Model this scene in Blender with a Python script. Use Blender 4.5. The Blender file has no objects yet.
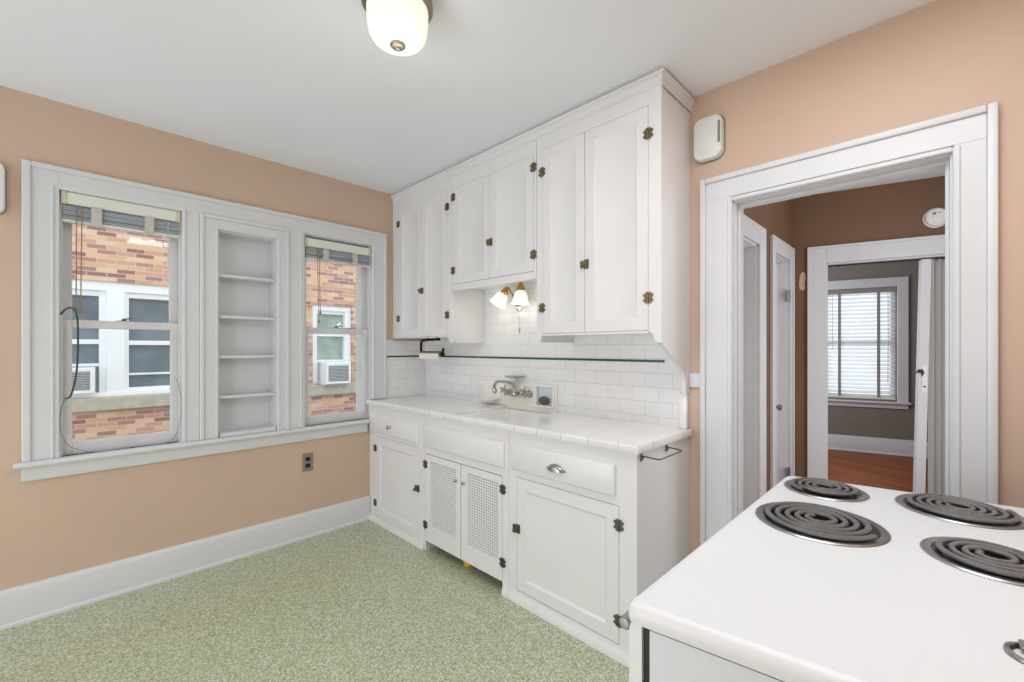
import bpy, bmesh, math, random
from mathutils import Vector, Matrix
random.seed(7)
D = bpy.data
SC = bpy.context.scene
COL = SC.collection
PI = math.pi
CEIL = 2.577

# ------------------------------------------------------------------ materials
def lin(c):
    return tuple(((v/255)/12.92 if v/255 <= .04045 else ((v/255+.055)/1.055)**2.4) for v in c)

def mat(name, rgb, rough=.5, metal=0., var=.0, vscale=6., bump=0., bscale=60., spec=.5, coat=0., emit=None, estr=0., trans=0.):
    m = D.materials.new(name); m.use_nodes = True
    nt = m.node_tree; b = nt.nodes['Principled BSDF']
    c = lin(rgb)
    b.inputs['Base Color'].default_value = (*c, 1)
    b.inputs['Roughness'].default_value = rough
    b.inputs['Metallic'].default_value = metal
    b.inputs['Specular IOR Level'].default_value = spec
    b.inputs['Coat Weight'].default_value = coat
    if emit:
        b.inputs['Emission Color'].default_value = (*lin(emit), 1)
        b.inputs['Emission Strength'].default_value = estr
    tc = nt.nodes.new('ShaderNodeTexCoord')
    if var:
        n = nt.nodes.new('ShaderNodeTexNoise'); n.inputs['Scale'].default_value = vscale; n.inputs['Detail'].default_value = 5
        nt.links.new(tc.outputs['Object'], n.inputs['Vector'])
        r = nt.nodes.new('ShaderNodeValToRGB')
        r.color_ramp.elements[0].position = .3; r.color_ramp.elements[1].position = .7
        r.color_ramp.elements[0].color = (*[v*(1-var) for v in c], 1)
        r.color_ramp.elements[1].color = (*[min(1, v*(1+var)) for v in c], 1)
        nt.links.new(n.outputs['Fac'], r.inputs['Fac'])
        nt.links.new(r.outputs['Color'], b.inputs['Base Color'])
    if bump:
        n = nt.nodes.new('ShaderNodeTexNoise'); n.inputs['Scale'].default_value = bscale; n.inputs['Detail'].default_value = 3
        nt.links.new(tc.outputs['Object'], n.inputs['Vector'])
        bp = nt.nodes.new('ShaderNodeBump'); bp.inputs['Strength'].default_value = bump; bp.inputs['Distance'].default_value = .004
        nt.links.new(n.outputs['Fac'], bp.inputs['Height'])
        nt.links.new(bp.outputs['Normal'], b.inputs['Normal'])
    return m

def tile_mat(name, swap, bw, rh, off, c1, c2, grout, mortar, rough=.15, bumpk=.4):
    """tiles laid in a brick or grid bond; swap picks which object axes carry the pattern"""
    m = D.materials.new(name); m.use_nodes = True
    nt = m.node_tree; b = nt.nodes['Principled BSDF']; b.inputs['Roughness'].default_value = rough
    tc = nt.nodes.new('ShaderNodeTexCoord'); sp = nt.nodes.new('ShaderNodeSeparateXYZ'); cb = nt.nodes.new('ShaderNodeCombineXYZ')
    nt.links.new(tc.outputs['Object'], sp.inputs[0])
    nt.links.new(sp.outputs[swap[0]], cb.inputs[0]); nt.links.new(sp.outputs[swap[1]], cb.inputs[1])
    br = nt.nodes.new('ShaderNodeTexBrick'); br.offset = off; br.squash = 1
    br.inputs['Scale'].default_value = 1; br.inputs['Brick Width'].default_value = bw; br.inputs['Row Height'].default_value = rh
    br.inputs['Mortar Size'].default_value = mortar; br.inputs['Mortar Smooth'].default_value = .2; br.inputs['Bias'].default_value = 0
    br.inputs['Color1'].default_value = (*lin(c1), 1); br.inputs['Color2'].default_value = (*lin(c2), 1); br.inputs['Mortar'].default_value = (*lin(grout), 1)
    nt.links.new(cb.outputs[0], br.inputs['Vector'])
    nt.links.new(br.outputs['Color'], b.inputs['Base Color'])
    bp = nt.nodes.new('ShaderNodeBump'); bp.inputs['Strength'].default_value = bumpk; bp.inputs['Distance'].default_value = .002; bp.invert = True
    nt.links.new(br.outputs['Fac'], bp.inputs['Height']); nt.links.new(bp.outputs['Normal'], b.inputs['Normal'])
    return m

def brick_mat():
    m = D.materials.new('house_brick'); m.use_nodes = True
    nt = m.node_tree; b = nt.nodes['Principled BSDF']; b.inputs['Roughness'].default_value = .85
    tc = nt.nodes.new('ShaderNodeTexCoord'); sp = nt.nodes.new('ShaderNodeSeparateXYZ'); cb = nt.nodes.new('ShaderNodeCombineXYZ')
    nt.links.new(tc.outputs['Object'], sp.inputs[0]); nt.links.new(sp.outputs[1], cb.inputs[0]); nt.links.new(sp.outputs[2], cb.inputs[1])
    br = nt.nodes.new('ShaderNodeTexBrick'); br.offset = .5
    for k, v in (('Scale', 1), ('Brick Width', .19), ('Row Height', .0585), ('Mortar Size', .005), ('Mortar Smooth', .1), ('Bias', 0)):
        br.inputs[k].default_value = v
    br.inputs['Color1'].default_value = (0, 0, 0, 1); br.inputs['Color2'].default_value = (1, 1, 1, 1); br.inputs['Mortar'].default_value = (.5, .5, .5, 1)
    nt.links.new(cb.outputs[0], br.inputs['Vector'])
    r = nt.nodes.new('ShaderNodeValToRGB'); r.color_ramp.interpolation = 'CONSTANT'
    cols = [(156, 108, 104), (206, 160, 128), (182, 130, 118), (220, 182, 146), (202, 156, 136), (166, 126, 120), (224, 192, 162), (214, 172, 140)]
    while len(r.color_ramp.elements) < len(cols): r.color_ramp.elements.new(.5)
    for i, c in enumerate(cols):
        r.color_ramp.elements[i].position = i/len(cols); r.color_ramp.elements[i].color = (*lin(c), 1)
    nt.links.new(br.outputs['Color'], r.inputs['Fac'])
    mx = nt.nodes.new('ShaderNodeMix'); mx.data_type = 'RGBA'
    nt.links.new(br.outputs['Fac'], mx.inputs[0]); nt.links.new(r.outputs['Color'], mx.inputs[6]); mx.inputs[7].default_value = (*lin((206, 190, 176)), 1)
    nt.links.new(mx.outputs[2], b.inputs['Base Color'])
    return m

def speckle_mat():
    m = D.materials.new('speckled_vinyl'); m.use_nodes = True
    nt = m.node_tree; b = nt.nodes['Principled BSDF']; b.inputs['Roughness'].default_value = .22; b.inputs['Specular IOR Level'].default_value = .5
    tc = nt.nodes.new('ShaderNodeTexCoord')
    n1 = nt.nodes.new('ShaderNodeTexNoise'); n1.inputs['Scale'].default_value = 145; n1.inputs['Detail'].default_value = 6; n1.inputs['Roughness'].default_value = .7
    r1 = nt.nodes.new('ShaderNodeValToRGB')
    cols = [(.30, (108, 122, 90)), (.43, (153, 162, 128)), (.5, (176, 184, 153)), (.57, (194, 201, 171)), (.66, (224, 230, 208))]
    while len(r1.color_ramp.elements) < len(cols): r1.color_ramp.elements.new(.5)
    for e, (p, c) in zip(r1.color_ramp.elements, cols):
        e.position = p; e.color = (*lin(c), 1)
    nt.links.new(tc.outputs['Object'], n1.inputs['Vector']); nt.links.new(n1.outputs['Fac'], r1.inputs['Fac'])
    n2 = nt.nodes.new('ShaderNodeTexVoronoi'); n2.inputs['Scale'].default_value = 120
    nt.links.new(tc.outputs['Object'], n2.inputs['Vector'])
    sx = nt.nodes.new('ShaderNodeSeparateColor'); nt.links.new(n2.outputs['Color'], sx.inputs[0])
    gt = nt.nodes.new('ShaderNodeMath'); gt.operation = 'GREATER_THAN'; gt.inputs[1].default_value = .86; nt.links.new(sx.outputs[0], gt.inputs[0])
    ml = nt.nodes.new('ShaderNodeMath'); ml.operation = 'MULTIPLY'; ml.inputs[1].default_value = .5; nt.links.new(gt.outputs[0], ml.inputs[0])
    mx = nt.nodes.new('ShaderNodeMix'); mx.data_type = 'RGBA'; mx.inputs[7].default_value = (*lin((220, 224, 208)), 1)
    nt.links.new(ml.outputs[0], mx.inputs[0]); nt.links.new(r1.outputs['Color'], mx.inputs[6])
    nt.links.new(mx.outputs[2], b.inputs['Base Color'])
    return m

def plank_mat():
    m = D.materials.new('oak_planks'); m.use_nodes = True
    nt = m.node_tree; b = nt.nodes['Principled BSDF']; b.inputs['Roughness'].default_value = .42; b.inputs['Specular IOR Level'].default_value = .25
    tc = nt.nodes.new('ShaderNodeTexCoord')
    br = nt.nodes.new('ShaderNodeTexBrick'); br.offset = .37
    for k, v in (('Scale', 1), ('Brick Width', .9), ('Row Height', .057), ('Mortar Size', .0012), ('Bias', 0)): br.inputs[k].default_value = v
    br.inputs['Color1'].default_value = (*lin((128, 62, 16)), 1); br.inputs['Color2'].default_value = (*lin((164, 88, 30)), 1); br.inputs['Mortar'].default_value = (*lin((84, 44, 20)), 1)
    mp = nt.nodes.new('ShaderNodeMapping'); nt.links.new(tc.outputs['Object'], mp.inputs[0]); mp.inputs['Rotation'].default_value = (0, 0, math.radians(15))
    nt.links.new(mp.outputs[0], br.inputs['Vector'])
    n = nt.nodes.new('ShaderNodeTexNoise'); n.inputs['Scale'].default_value = 5
    mp2 = nt.nodes.new('ShaderNodeMapping'); mp2.inputs['Scale'].default_value = (1, 14, 1); nt.links.new(mp.outputs[0], mp2.inputs[0]); nt.links.new(mp2.outputs[0], n.inputs['Vector'])
    mx = nt.nodes.new('ShaderNodeMix'); mx.data_type = 'RGBA'; mx.blend_type = 'MULTIPLY'; mx.inputs[0].default_value = .35
    nt.links.new(br.outputs['Color'], mx.inputs[6]); nt.links.new(n.outputs['Color'], mx.inputs[7])
    nt.links.new(mx.outputs[2], b.inputs['Base Color'])
    return m

def glass_mat():
    m = D.materials.new('window_glass'); m.use_nodes = True
    nt = m.node_tree; nt.nodes.remove(nt.nodes['Principled BSDF'])
    out = nt.nodes['Material Output']
    t = nt.nodes.new('ShaderNodeBsdfTransparent'); t.inputs[0].default_value = (.96, .98, .97, 1)
    g = nt.nodes.new('ShaderNodeBsdfGlossy'); g.inputs['Roughness'].default_value = .02
    mx = nt.nodes.new('ShaderNodeMixShader'); mx.inputs[0].default_value = .045
    nt.links.new(t.outputs[0], mx.inputs[1]); nt.links.new(g.outputs[0], mx.inputs[2]); nt.links.new(mx.outputs[0], out.inputs[0])
    return m

def slat_mat():
    m = D.materials.new('translucent_slat'); m.use_nodes = True  # evenly white slats that let light through from behind
    nt = m.node_tree; nt.nodes.remove(nt.nodes['Principled BSDF']); out = nt.nodes['Material Output']
    d = nt.nodes.new('ShaderNodeBsdfDiffuse'); d.inputs[0].default_value = (*lin((238, 238, 238)), 1)
    t = nt.nodes.new('ShaderNodeBsdfTranslucent'); t.inputs[0].default_value = (*lin((245, 245, 248)), 1)
    mx = nt.nodes.new('ShaderNodeMixShader'); mx.inputs[0].default_value = .72
    nt.links.new(d.outputs[0], mx.inputs[1]); nt.links.new(t.outputs[0], mx.inputs[2]); nt.links.new(mx.outputs[0], out.inputs[0])
    return m

M = dict(
    peach=mat('peach_wall_paint', (205, 179, 159), .55, var=.03, vscale=2.2, bump=.08, bscale=90),
    ceil=mat('ceiling_paint', (237, 241, 248), .8, var=.01, vscale=2, bump=.05, bscale=70),
    trim=mat('white_trim_paint', (217, 219, 223), .36, var=.015, vscale=5, bump=.02, bscale=40),
    cab=mat('warm_white_cabinet_paint', (228, 228, 230), .33, var=.015, vscale=4, bump=.06, bscale=45),
    floor=speckle_mat(),
    brown=mat('brown_wall_paint', (119, 88, 63), .6, var=.04, vscale=3, bump=.12, bscale=120),
    mauve=mat('mauve_grey_wall', (134, 127, 121), .7, var=.10, vscale=60, bump=.25, bscale=150),
    oak=plank_mat(),
    tile_back=tile_mat('white_subway_tile', (0, 2), .152, .076, .5, (235, 236, 236), (230, 231, 232), (210, 210, 210), .0016),
    tile_side=tile_mat('white_subway_tile_side', (1, 2), .152, .076, .5, (235, 236, 236), (230, 231, 232), (210, 210, 210), .0016),
    tile_top=tile_mat('white_counter_tile', (0, 1), .108, .108, .0, (246, 246, 247), (242, 242, 243), (222, 222, 222), .0016),
    tile_edge=tile_mat('white_edge_tile', (0, 2), .152, .5, .0, (236, 237, 237), (231, 232, 232), (190, 190, 188), .002),
    tile_edge_side=tile_mat('white_edge_tile_side', (1, 2), .152, .5, .0, (236, 237, 237), (231, 232, 232), (190, 190, 188), .002),
    liner=mat('green_tile_liner', (14, 88, 70), .2),
    porcelain=mat('white_porcelain', (240, 241, 241), .12, var=.01, vscale=8),
    ivory=mat('ivory_ceramic', (240, 239, 231), .2, var=.04, vscale=14),
    niche_in=mat('grey_white_ceramic', (208, 214, 226), .25),
    enamel=mat('stove_enamel', (222, 225, 229), .4, var=.008, vscale=4),
    enamel_side=mat('stove_side_enamel', (214, 220, 228), .25),
    black=mat('black_rubber', (24, 24, 26), .5),
    iron=mat('black_iron', (26, 24, 23), .45, metal=.6),
    hinge=mat('dark_aged_metal', (104, 100, 94), .38, metal=.85, var=.3, vscale=120),
    brasshinge=mat('aged_brass_hinge', (124, 112, 82), .38, metal=.85, var=.35, vscale=120),
    chrome=mat('chrome', (188, 187, 184), .12, metal=1.),
    steel=mat('dull_steel', (168, 168, 168), .3, metal=1., var=.1, vscale=60),
    coil=mat('dark_coil', (128, 128, 129), .36, metal=.55, var=.15, vscale=90),
    pan=mat('drip_pan', (52, 52, 53), .3, metal=.7, var=.2, vscale=60),
    brass=mat('polished_brass', (206, 160, 84), .2, metal=1.),
    bronze=mat('brushed_bronze', (146, 138, 122), .4, metal=.9),
    cream=mat('cream_plastic', (226, 230, 228), .35),
    offwhite=mat('white_plastic', (236, 238, 238), .3),
    slot=mat('slot_grey', (128, 126, 118), .6),
    plate=mat('grey_metal_plate', (150, 148, 138), .4, metal=.6),
    blind_cream=mat('cream_blind_metal', (228, 231, 222), .4),
    blind_grey=mat('blue_grey_slats', (168, 178, 186), .35),
    cap=mat('yellowed_cap', (206, 202, 172), .5),
    tape=mat('grey_ladder_tape', (206, 204, 198), .8, bump=.3, bscale=300),
    cord=mat('tan_cord', (150, 128, 100), .8),
    cordgreen=mat('dark_green_cord', (62, 74, 58), .7),
    wire=mat('grey_wire', (150, 150, 152), .5),
    sash=mat('worn_sash_paint', (214, 215, 218), .4, var=.05, vscale=9, bump=.08, bscale=50),
    glass=glass_mat(), slat=slat_mat(),
    brick=brick_mat(),
    stone=mat('grey_stone_sill', (186, 182, 168), .8, var=.12, vscale=12, bump=.3, bscale=40),
    housewhite=mat('white_house_frame', (244, 246, 250), .5),
    houseglass=mat('dark_house_glass', (112, 130, 142), .08, var=.25, vscale=3.),
    curtain=mat('pale_green_curtain', (160, 176, 166), .4, var=.2, vscale=5),
    acwhite=mat('white_appliance_case', (240, 242, 245), .4),
    acgrille=mat('grey_appliance_grille', (120, 130, 140), .5, var=.3, vscale=30),
    concrete=mat('driveway_concrete', (150, 148, 142), .9, var=.1, vscale=3),
    shade=mat('frosted_glass_shade', (250, 246, 236), .4, emit=(255, 246, 228), estr=.7),
    dome=mat('ceiling_lamp_glass', (250, 246, 232), .35, emit=(255, 246, 226), estr=.42),
    paper=mat('white_paper', (240, 238, 236), .9),
    card=mat('brown_cardboard', (150, 118, 96), .9),
    sponge=mat('dark_grey_scrubber', (92, 94, 98), .9, var=.5, vscale=90, bump=.8, bscale=200),
    yellow=mat('yellow_plastic', (232, 178, 40), .4),
    doorgrey=mat('painted_door', (214, 215, 216), .4, var=.02, vscale=4),
    vinyl=mat('accordion_vinyl', (226, 226, 225), .5),
    dark=mat('shaded_cabinet_inside', (70, 66, 60), .8),  # shade inside the sink cabinet, put into the colour
)

# ------------------------------------------------------------------ geometry
def B(): return bmesh.new()

def box(bm, x0, x1, y0, y1, z0, z1, bev=0., seg=1):
    x0, x1 = sorted((x0, x1)); y0, y1 = sorted((y0, y1)); z0, z1 = sorted((z0, z1))
    vs = [bm.verts.new((x, y, z)) for x in (x0, x1) for y in (y0, y1) for z in (z0, z1)]
    fs = [bm.faces.new([vs[i] for i in f]) for f in ((0, 1, 3, 2), (4, 6, 7, 5), (0, 4, 5, 1), (2, 3, 7, 6), (0, 2, 6, 4), (1, 5, 7, 3))]
    if bev:
        es = list({e for f in fs for e in f.edges})
        bmesh.ops.bevel(bm, geom=es, offset=bev, segments=seg, profile=.5, affect='EDGES')

def prism(bm, pts, axis, a0, a1):
    """polygon pts in the two remaining axes, extruded along axis"""
    def P(p, a):
        return {'x': (a, p[0], p[1]), 'y': (p[0], a, p[1]), 'z': (p[0], p[1], a)}[axis]
    lo = [bm.verts.new(P(p, a0)) for p in pts]; hi = [bm.verts.new(P(p, a1)) for p in pts]
    n = len(pts)
    for i in range(n): bm.faces.new((lo[i], lo[(i+1) % n], hi[(i+1) % n], hi[i]))
    bm.faces.new(lo[::-1]); bm.faces.new(hi)

def tube(bm, pts, r, n=8, closed=False, cap=True):
    pts = [Vector(p) for p in pts]; m = len(pts)
    rs = r if isinstance(r, (list, tuple)) else [r]*m
    rings = []; up = None
    for i, p in enumerate(pts):
        a = pts[i-1] if (i or closed) else p; b = pts[(i+1) % m] if (i < m-1 or closed) else p
        t = (b-a).normalized()
        if up is None:
            up = Vector((0, 0, 1)) if abs(t.z) < .9 else Vector((1, 0, 0))
        u = t.cross(up).normalized(); v = u.cross(t).normalized(); up = v
        rings.append([bm.verts.new(p+rs[i]*(math.cos(2*PI*k/n)*u+math.sin(2*PI*k/n)*v)) for k in range(n)])
    for i in range(m if closed else m-1):
        a, b = rings[i], rings[(i+1) % m]
        for k in range(n): bm.faces.new((a[k], a[(k+1) % n], b[(k+1) % n], b[k]))
    if cap and not closed:
        bm.faces.new(rings[0][::-1]); bm.faces.new(rings[-1])

def lathe(bm, prof, c, ax=(0, 0, 1), n=24, cap=True):
    """prof: (radius, height) along ax from c"""
    ax = Vector(ax).normalized(); c = Vector(c)
    u = ax.orthogonal().normalized(); v = ax.cross(u)
    rings = []
    for r, h in prof:
        if r < 1e-6: rings.append([bm.verts.new(c+ax*h)])
        else: rings.append([bm.verts.new(c+ax*h+r*(math.cos(2*PI*k/n)*u+math.sin(2*PI*k/n)*v)) for k in range(n)])
    for a, b in zip(rings, rings[1:]):
        for k in range(n):
            k2 = (k+1) % n
            if len(a) == 1 and len(b) == 1: continue
            if len(a) == 1: bm.faces.new((a[0], b[k2], b[k]))
            elif len(b) == 1: bm.faces.new((a[k], a[k2], b[0]))
            else: bm.faces.new((a[k], a[k2], b[k2], b[k]))
    if cap:
        if len(rings[0]) > 1: bm.faces.new(rings[0][::-1])
        if len(rings[-1]) > 1: bm.faces.new(rings[-1])

def panel(bm, o, u, v, n, w, h, rings, back=True):
    """concentric rectangular rings (inset, depth along n) from corner o, closed by a face"""
    o, u, v, n = Vector(o), Vector(u), Vector(v), Vector(n)
    R = []
    for r in rings:
        i, d = r[0], r[1]
        R.append([bm.verts.new(o+u*a+v*b+n*d) for a, b in ((i, i), (w-i, i), (w-i, h-i), (i, h-i))])
    for a, b in zip(R, R[1:]):
        for k in range(4): bm.faces.new((a[k], a[(k+1) % 4], b[(k+1) % 4], b[k]))
    bm.faces.new(R[-1])
    if back: bm.faces.new(R[0][::-1])

def rrect(w, h, r, n=6, cx=0, cy=0):
    pts = []
    for qx, qy, a0 in ((1, 1, 0), (-1, 1, 90), (-1, -1, 180), (1, -1, 270)):
        for k in range(n+1):
            a = math.radians(a0+90*k/n)
            pts.append((cx+qx*(w/2-r)+r*math.cos(a), cy+qy*(h/2-r)+r*math.sin(a)))
    return pts

def loft(bm, rings, cap0=True, cap1=True):
    """rings: equal-length closed loops of 3-D points"""
    R = [[bm.verts.new(p) for p in r] for r in rings]; n = len(R[0])
    for a, b in zip(R, R[1:]):
        for k in range(n): bm.faces.new((a[k], a[(k+1) % n], b[(k+1) % n], b[k]))
    if cap0: bm.faces.new(R[0][::-1])
    if cap1: bm.faces.new(R[-1])

# ------------------------------------------------------------------ objects
WL = {}
def mesh(name, bm, m, xf=None, off=Vector((0, 0, 0))):
    if xf is not None: bmesh.ops.transform(bm, matrix=xf, verts=bm.verts)
    bmesh.ops.translate(bm, vec=-Vector(off), verts=bm.verts)
    bmesh.ops.recalc_face_normals(bm, faces=bm.faces)
    me = D.meshes.new(name); bm.to_mesh(me); bm.free()
    me.materials.append(m)
    for p in me.polygons: p.use_smooth = True
    me.set_sharp_from_angle(angle=math.radians(32))
    return me

def base_of(bm):
    xs = [v.co.x for v in bm.verts]; ys = [v.co.y for v in bm.verts]; zs = [v.co.z for v in bm.verts]
    return Vector(((min(xs)+max(xs))/2, (min(ys)+max(ys))/2, min(zs)))

def obj(name, bm, m, parent=None, xf=None, label=None):
    if xf is not None: bmesh.ops.transform(bm, matrix=xf, verts=bm.verts)
    off = WL[parent] if parent else base_of(bm)
    o = D.objects.new(name, mesh(name, bm, m, None, off)); COL.objects.link(o)
    if parent: o.parent = parent
    else: o.location = off
    WL[o] = off
    if label: o['label'] = label
    return o

def put(name, me, parent, at):
    """one more part sharing mesh data, standing at world point at"""
    o = D.objects.new(name, me); COL.objects.link(o); o.parent = parent; o.location = Vector(at)-WL[parent]
    WL[o] = WL[parent]
    return o

def thing(name, label, cat, loc, group=None):
    o = D.objects.new(name, None); COL.objects.link(o); o.empty_display_size = .05
    o.location = loc; WL[o] = Vector(loc); o['label'] = label; o['category'] = cat
    if group: o['group'] = group
    return o

def tag(o, label, cat, group=None):
    o['label'] = label; o['category'] = cat
    if group: o['group'] = group
    return o

def struct(name, bm, m, parent=None, xf=None, label=None, cat=None):
    o = obj(name, bm, m, parent, xf)
    if not parent:
        o['kind'] = 'structure'
        if label: o['label'] = label; o['category'] = cat or 'room'
    return o

def sroot(name, loc, label, cat):
    o = thing(name, label, cat, loc); o['kind'] = 'structure'; return o

# ================================================================== ROOM SHELL
WALLT = .25
YB = -3.7          # the kitchen goes on behind the camera
XR = 3.62
W1 = (-2.21, -1.712, .778, 2.13)     # sash window, y0 y1 z0 z1
NI = (-1.531, -1.20, .80, 2.058)     # shelf niche
W2 = (-1.022, -.515, .778, 2.129)

bm = B()
box(bm, -WALLT, XR+.1, YB, .13, -.12, 0)
struct('floor', bm, M['floor'], label='speckled green vinyl kitchen floor', cat='floor')
bm = B(); box(bm, -WALLT, XR+.1, YB, .13, CEIL, CEIL+.12)
struct('ceiling', bm, M['ceil'], label='pale grey flat kitchen ceiling', cat='ceiling')

bm = B()   # window wall, pieced around its three openings
ys = [YB, W1[0], W1[1], NI[0], NI[1], W2[0], W2[1], .13]
for i in range(0, 7, 2): box(bm, -WALLT, 0, ys[i], ys[i+1], 0, CEIL)
for w in (W1, W2):
    box(bm, -WALLT, 0, w[0], w[1], 0, w[2]); box(bm, -WALLT, 0, w[0], w[1], w[3], CEIL)
box(bm, -WALLT, 0, NI[0], NI[1], 0, NI[2]); box(bm, -WALLT, 0, NI[0], NI[1], NI[3], CEIL); box(bm, -WALLT, -.115, NI[0], NI[1], NI[2], NI[3])
struct('wall_left', bm, M['peach'], label='peach wall holding the two sash windows', cat='wall')

DX0, DX1, DZ = 2.485, 3.222, 2.022   # kitchen doorway
bm = B()
box(bm, 0, DX0, 0, .13, 0, CEIL); box(bm, DX1, XR, 0, .13, 0, CEIL); box(bm, DX0, DX1, 0, .13, DZ, CEIL)
struct('wall_back', bm, M['peach'], label='peach wall with the cased doorway to the hall', cat='wall')
bm = B(); box(bm, XR, XR+.1, YB, .13, 0, CEIL)
struct('wall_right', bm, M['peach'], label='peach wall behind the stove', cat='wall')

bm = B(); box(bm, 1.7, XR+.1, YB-.12, YB, 0, CEIL); struct('wall_front', bm, M['peach'], label='unseen peach part wall behind the viewer, limiting the rear light', cat='wall')  # unseen part wall, its extent set to limit light from the rear opening
# baseboard on the window wall
bm = B()
prism(bm, [(0, 0), (.034, 0), (.034, .012), (.022, .02), (.022, .152), (.016, .168), (.010, .176), (0, .178)], 'y', YB, -.535)
o = struct('baseboard_left', bm, M['trim'], label='tall white baseboard under the windows', cat='baseboard')

# ------------------------------------------------------------------ window casing
def casing_bits(bm):
    t = .02
    top = 2.238
    # plain boards
    box(bm, 0, t, -2.332, W1[0], .778, top, .002)
    box(bm, 0, t, W1[1], -1.628, .778, 2.13, .002)
    box(bm, 0, t, -1.125, W2[0], .778, 2.13, .002)
    box(bm, 0, t, W2[1], -.396, .93, top, .002)
    box(bm, 0, t, W1[0], W2[1], 2.13, top, .002)
    # raised back band round the outside
    box(bm, 0, .032, -2.336, -2.306, .778, top+.004, .004)
    box(bm, 0, .032, -2.306, -.394, top-.022, top+.004, .004)
    box(bm, 0, .026, -.412, -.392, .93, top-.022, .003)
    # inner beads along each sash opening
    for w in (W1, W2):
        box(bm, 0, .027, w[0]-.03, w[0]-.018, w[2], w[3]+.012, .003)
        box(bm, 0, .027, w[1]+.006, w[1]+.018, max(w[2], .93 if w is W2 else 0), w[3]+.012, .003)
bm = B(); casing_bits(bm)
struct('trim_1', bm, M['trim'], label='white casing boards joining both windows and the niche', cat='window trim')
bm = B()
prism(bm, [(-.06, .752), (.052, .752), (.060, .760), (.060, .770), (.052, .778), (-.06, .778)], 'y', -2.362, -.556)
prism(bm, [(0, .682), (.018, .682), (.022, .69), (.022, .745), (.030, .752), (0, .752)], 'y', -2.338, -.556)
struct('trim_2', bm, M['trim'], label='long white window sill and apron under the windows', cat='window sill')

def sash(name, w, root, x0, x1, z0, z1, st, rb, rt):
    bm = B()
    y0, y1 = w[0]+.004, w[1]-.004
    box(bm, x0, x1, y0, y0+st, z0, z1, .003); box(bm, x0, x1, y1-st, y1, z0, z1, .003)
    box(bm, x0, x1, y0+st, y1-st, z0, z0+rb, .003); box(bm, x0, x1, y0+st, y1-st, z1-rt, z1, .003)
    s = obj(name, bm, M['sash'], root)
    bm = B(); xm = (x0+x1)/2
    box(bm, xm-.002, xm+.002, y0+st-.004, y1-st+.004, z0+rb-.004, z1-rt+.004)
    obj('pane', bm, M['glass'], s)
    return s

def window(name, w, label):
    r = sroot(name, (-.1, (w[0]+w[1])/2, w[2]), label, 'window')
    bm = B()      # jamb lining and stops
    for y in (w[0], w[1]):
        s = 1 if y == w[0] else -1
        box(bm, -WALLT, 0, y, y+s*.004, w[2], w[3]); box(bm, -.022, -.004, y, y+s*.012, w[2], w[3], .002); box(bm, -.16, -.11, y, y+s*.02, w[2], w[3])
    box(bm, -WALLT, 0, w[0], w[1], w[3]-.005, w[3]); box(bm, -WALLT-.03, -.06, w[0], w[1], w[2], w[2]+.006)
    obj('jamb', bm, M['sash'], r)
    zm = 1.455
    sash('upper_sash', w, r, -.106, -.072, zm-.02, w[3]-.006, .042, .036, .045)
    s = sash('lower_sash', w, r, -.066, -.030, w[2]-.003, zm+.022, .042, .066, .042)
    bm = B(); ym = (w[0]+w[1])/2
    box(bm, -.066, -.040, ym-.03, ym+.03, zm+.022, zm+.026, .001); lathe(bm, [(.011, 0), (.011, .008), (.006, .012), (0, .013)], (-.052, ym, zm+.026), n=12)
    tube(bm, [(-.052, ym, zm+.034), (-.046, ym+.02, zm+.038), (-.05, ym+.034, zm+.042)], .004, 6)
    obj('sash_lock', bm, M['hinge'], s)
    bm = B(); box(bm, -.06, -.03, w[1]-.19, w[1]-.11, zm+.022, zm+.027, .001); obj('lift_plate', bm, M['plate'], s)
    return r
window('window_1', W1, 'sash window showing the wide view of the brick house')
window('window_2', W2, 'sash window next to the wall cabinets')

# ------------------------------------------------------------------ niche with shelves
nl = thing('built_in_niche', 'white recessed niche with four shelves set between the two windows', 'shelf niche', (-.05, -1.365, .80))
bm = B()
# raised frame face
y0, y1, z1 = -1.627, -1.126, 2.14
for a, b, c, d, x in ((y0, y0+.022, .778, z1, .034), (y1-.022, y1, .778, z1, .034), (y0+.022, y1-.022, z1-.022, z1, .034)):
    box(bm, .0, x, a, b, c, d, .004)
box(bm, .0, .024, y0+.022, NI[0], .778, z1-.022, .002); box(bm, 0, .024, NI[1], y1-.022, .778, z1-.022, .002); box(bm, 0, .024, NI[0], NI[1], NI[3], z1-.022, .002)
box(bm, 0, .03, NI[0]-.016, NI[0]-.004, .79, NI[3]+.01, .003); box(bm, 0, .03, NI[1]+.004, NI[1]+.016, .79, NI[3]+.01, .003); 
obj('frame', bm, M['trim'], nl)
bm = B()
box(bm, -.114, .0, NI[0], NI[0]+.008, NI[2], NI[3]); box(bm, -.114, 0, NI[1]-.008, NI[1], NI[2], NI[3])
box(bm, -.114, 0, NI[0]+.008, NI[1]-.008, NI[3]-.008, NI[3]); box(bm, -.114, .022, NI[0]+.008, NI[1]-.008, NI[2]-.02, NI[2]+.004); box(bm, -.114, -.106, NI[0]+.008, NI[1]-.008, NI[2]+.004, NI[3]-.008)
obj('lining', bm, M['trim'], nl)
for z in (1.790, 1.533, 1.283, 1.032):
    bm = B(); box(bm, -.106, .004, NI[0]+.008, NI[1]-.008, z-.018, z, .003, 2); obj('shelf', bm, M['trim'], nl)

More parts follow.
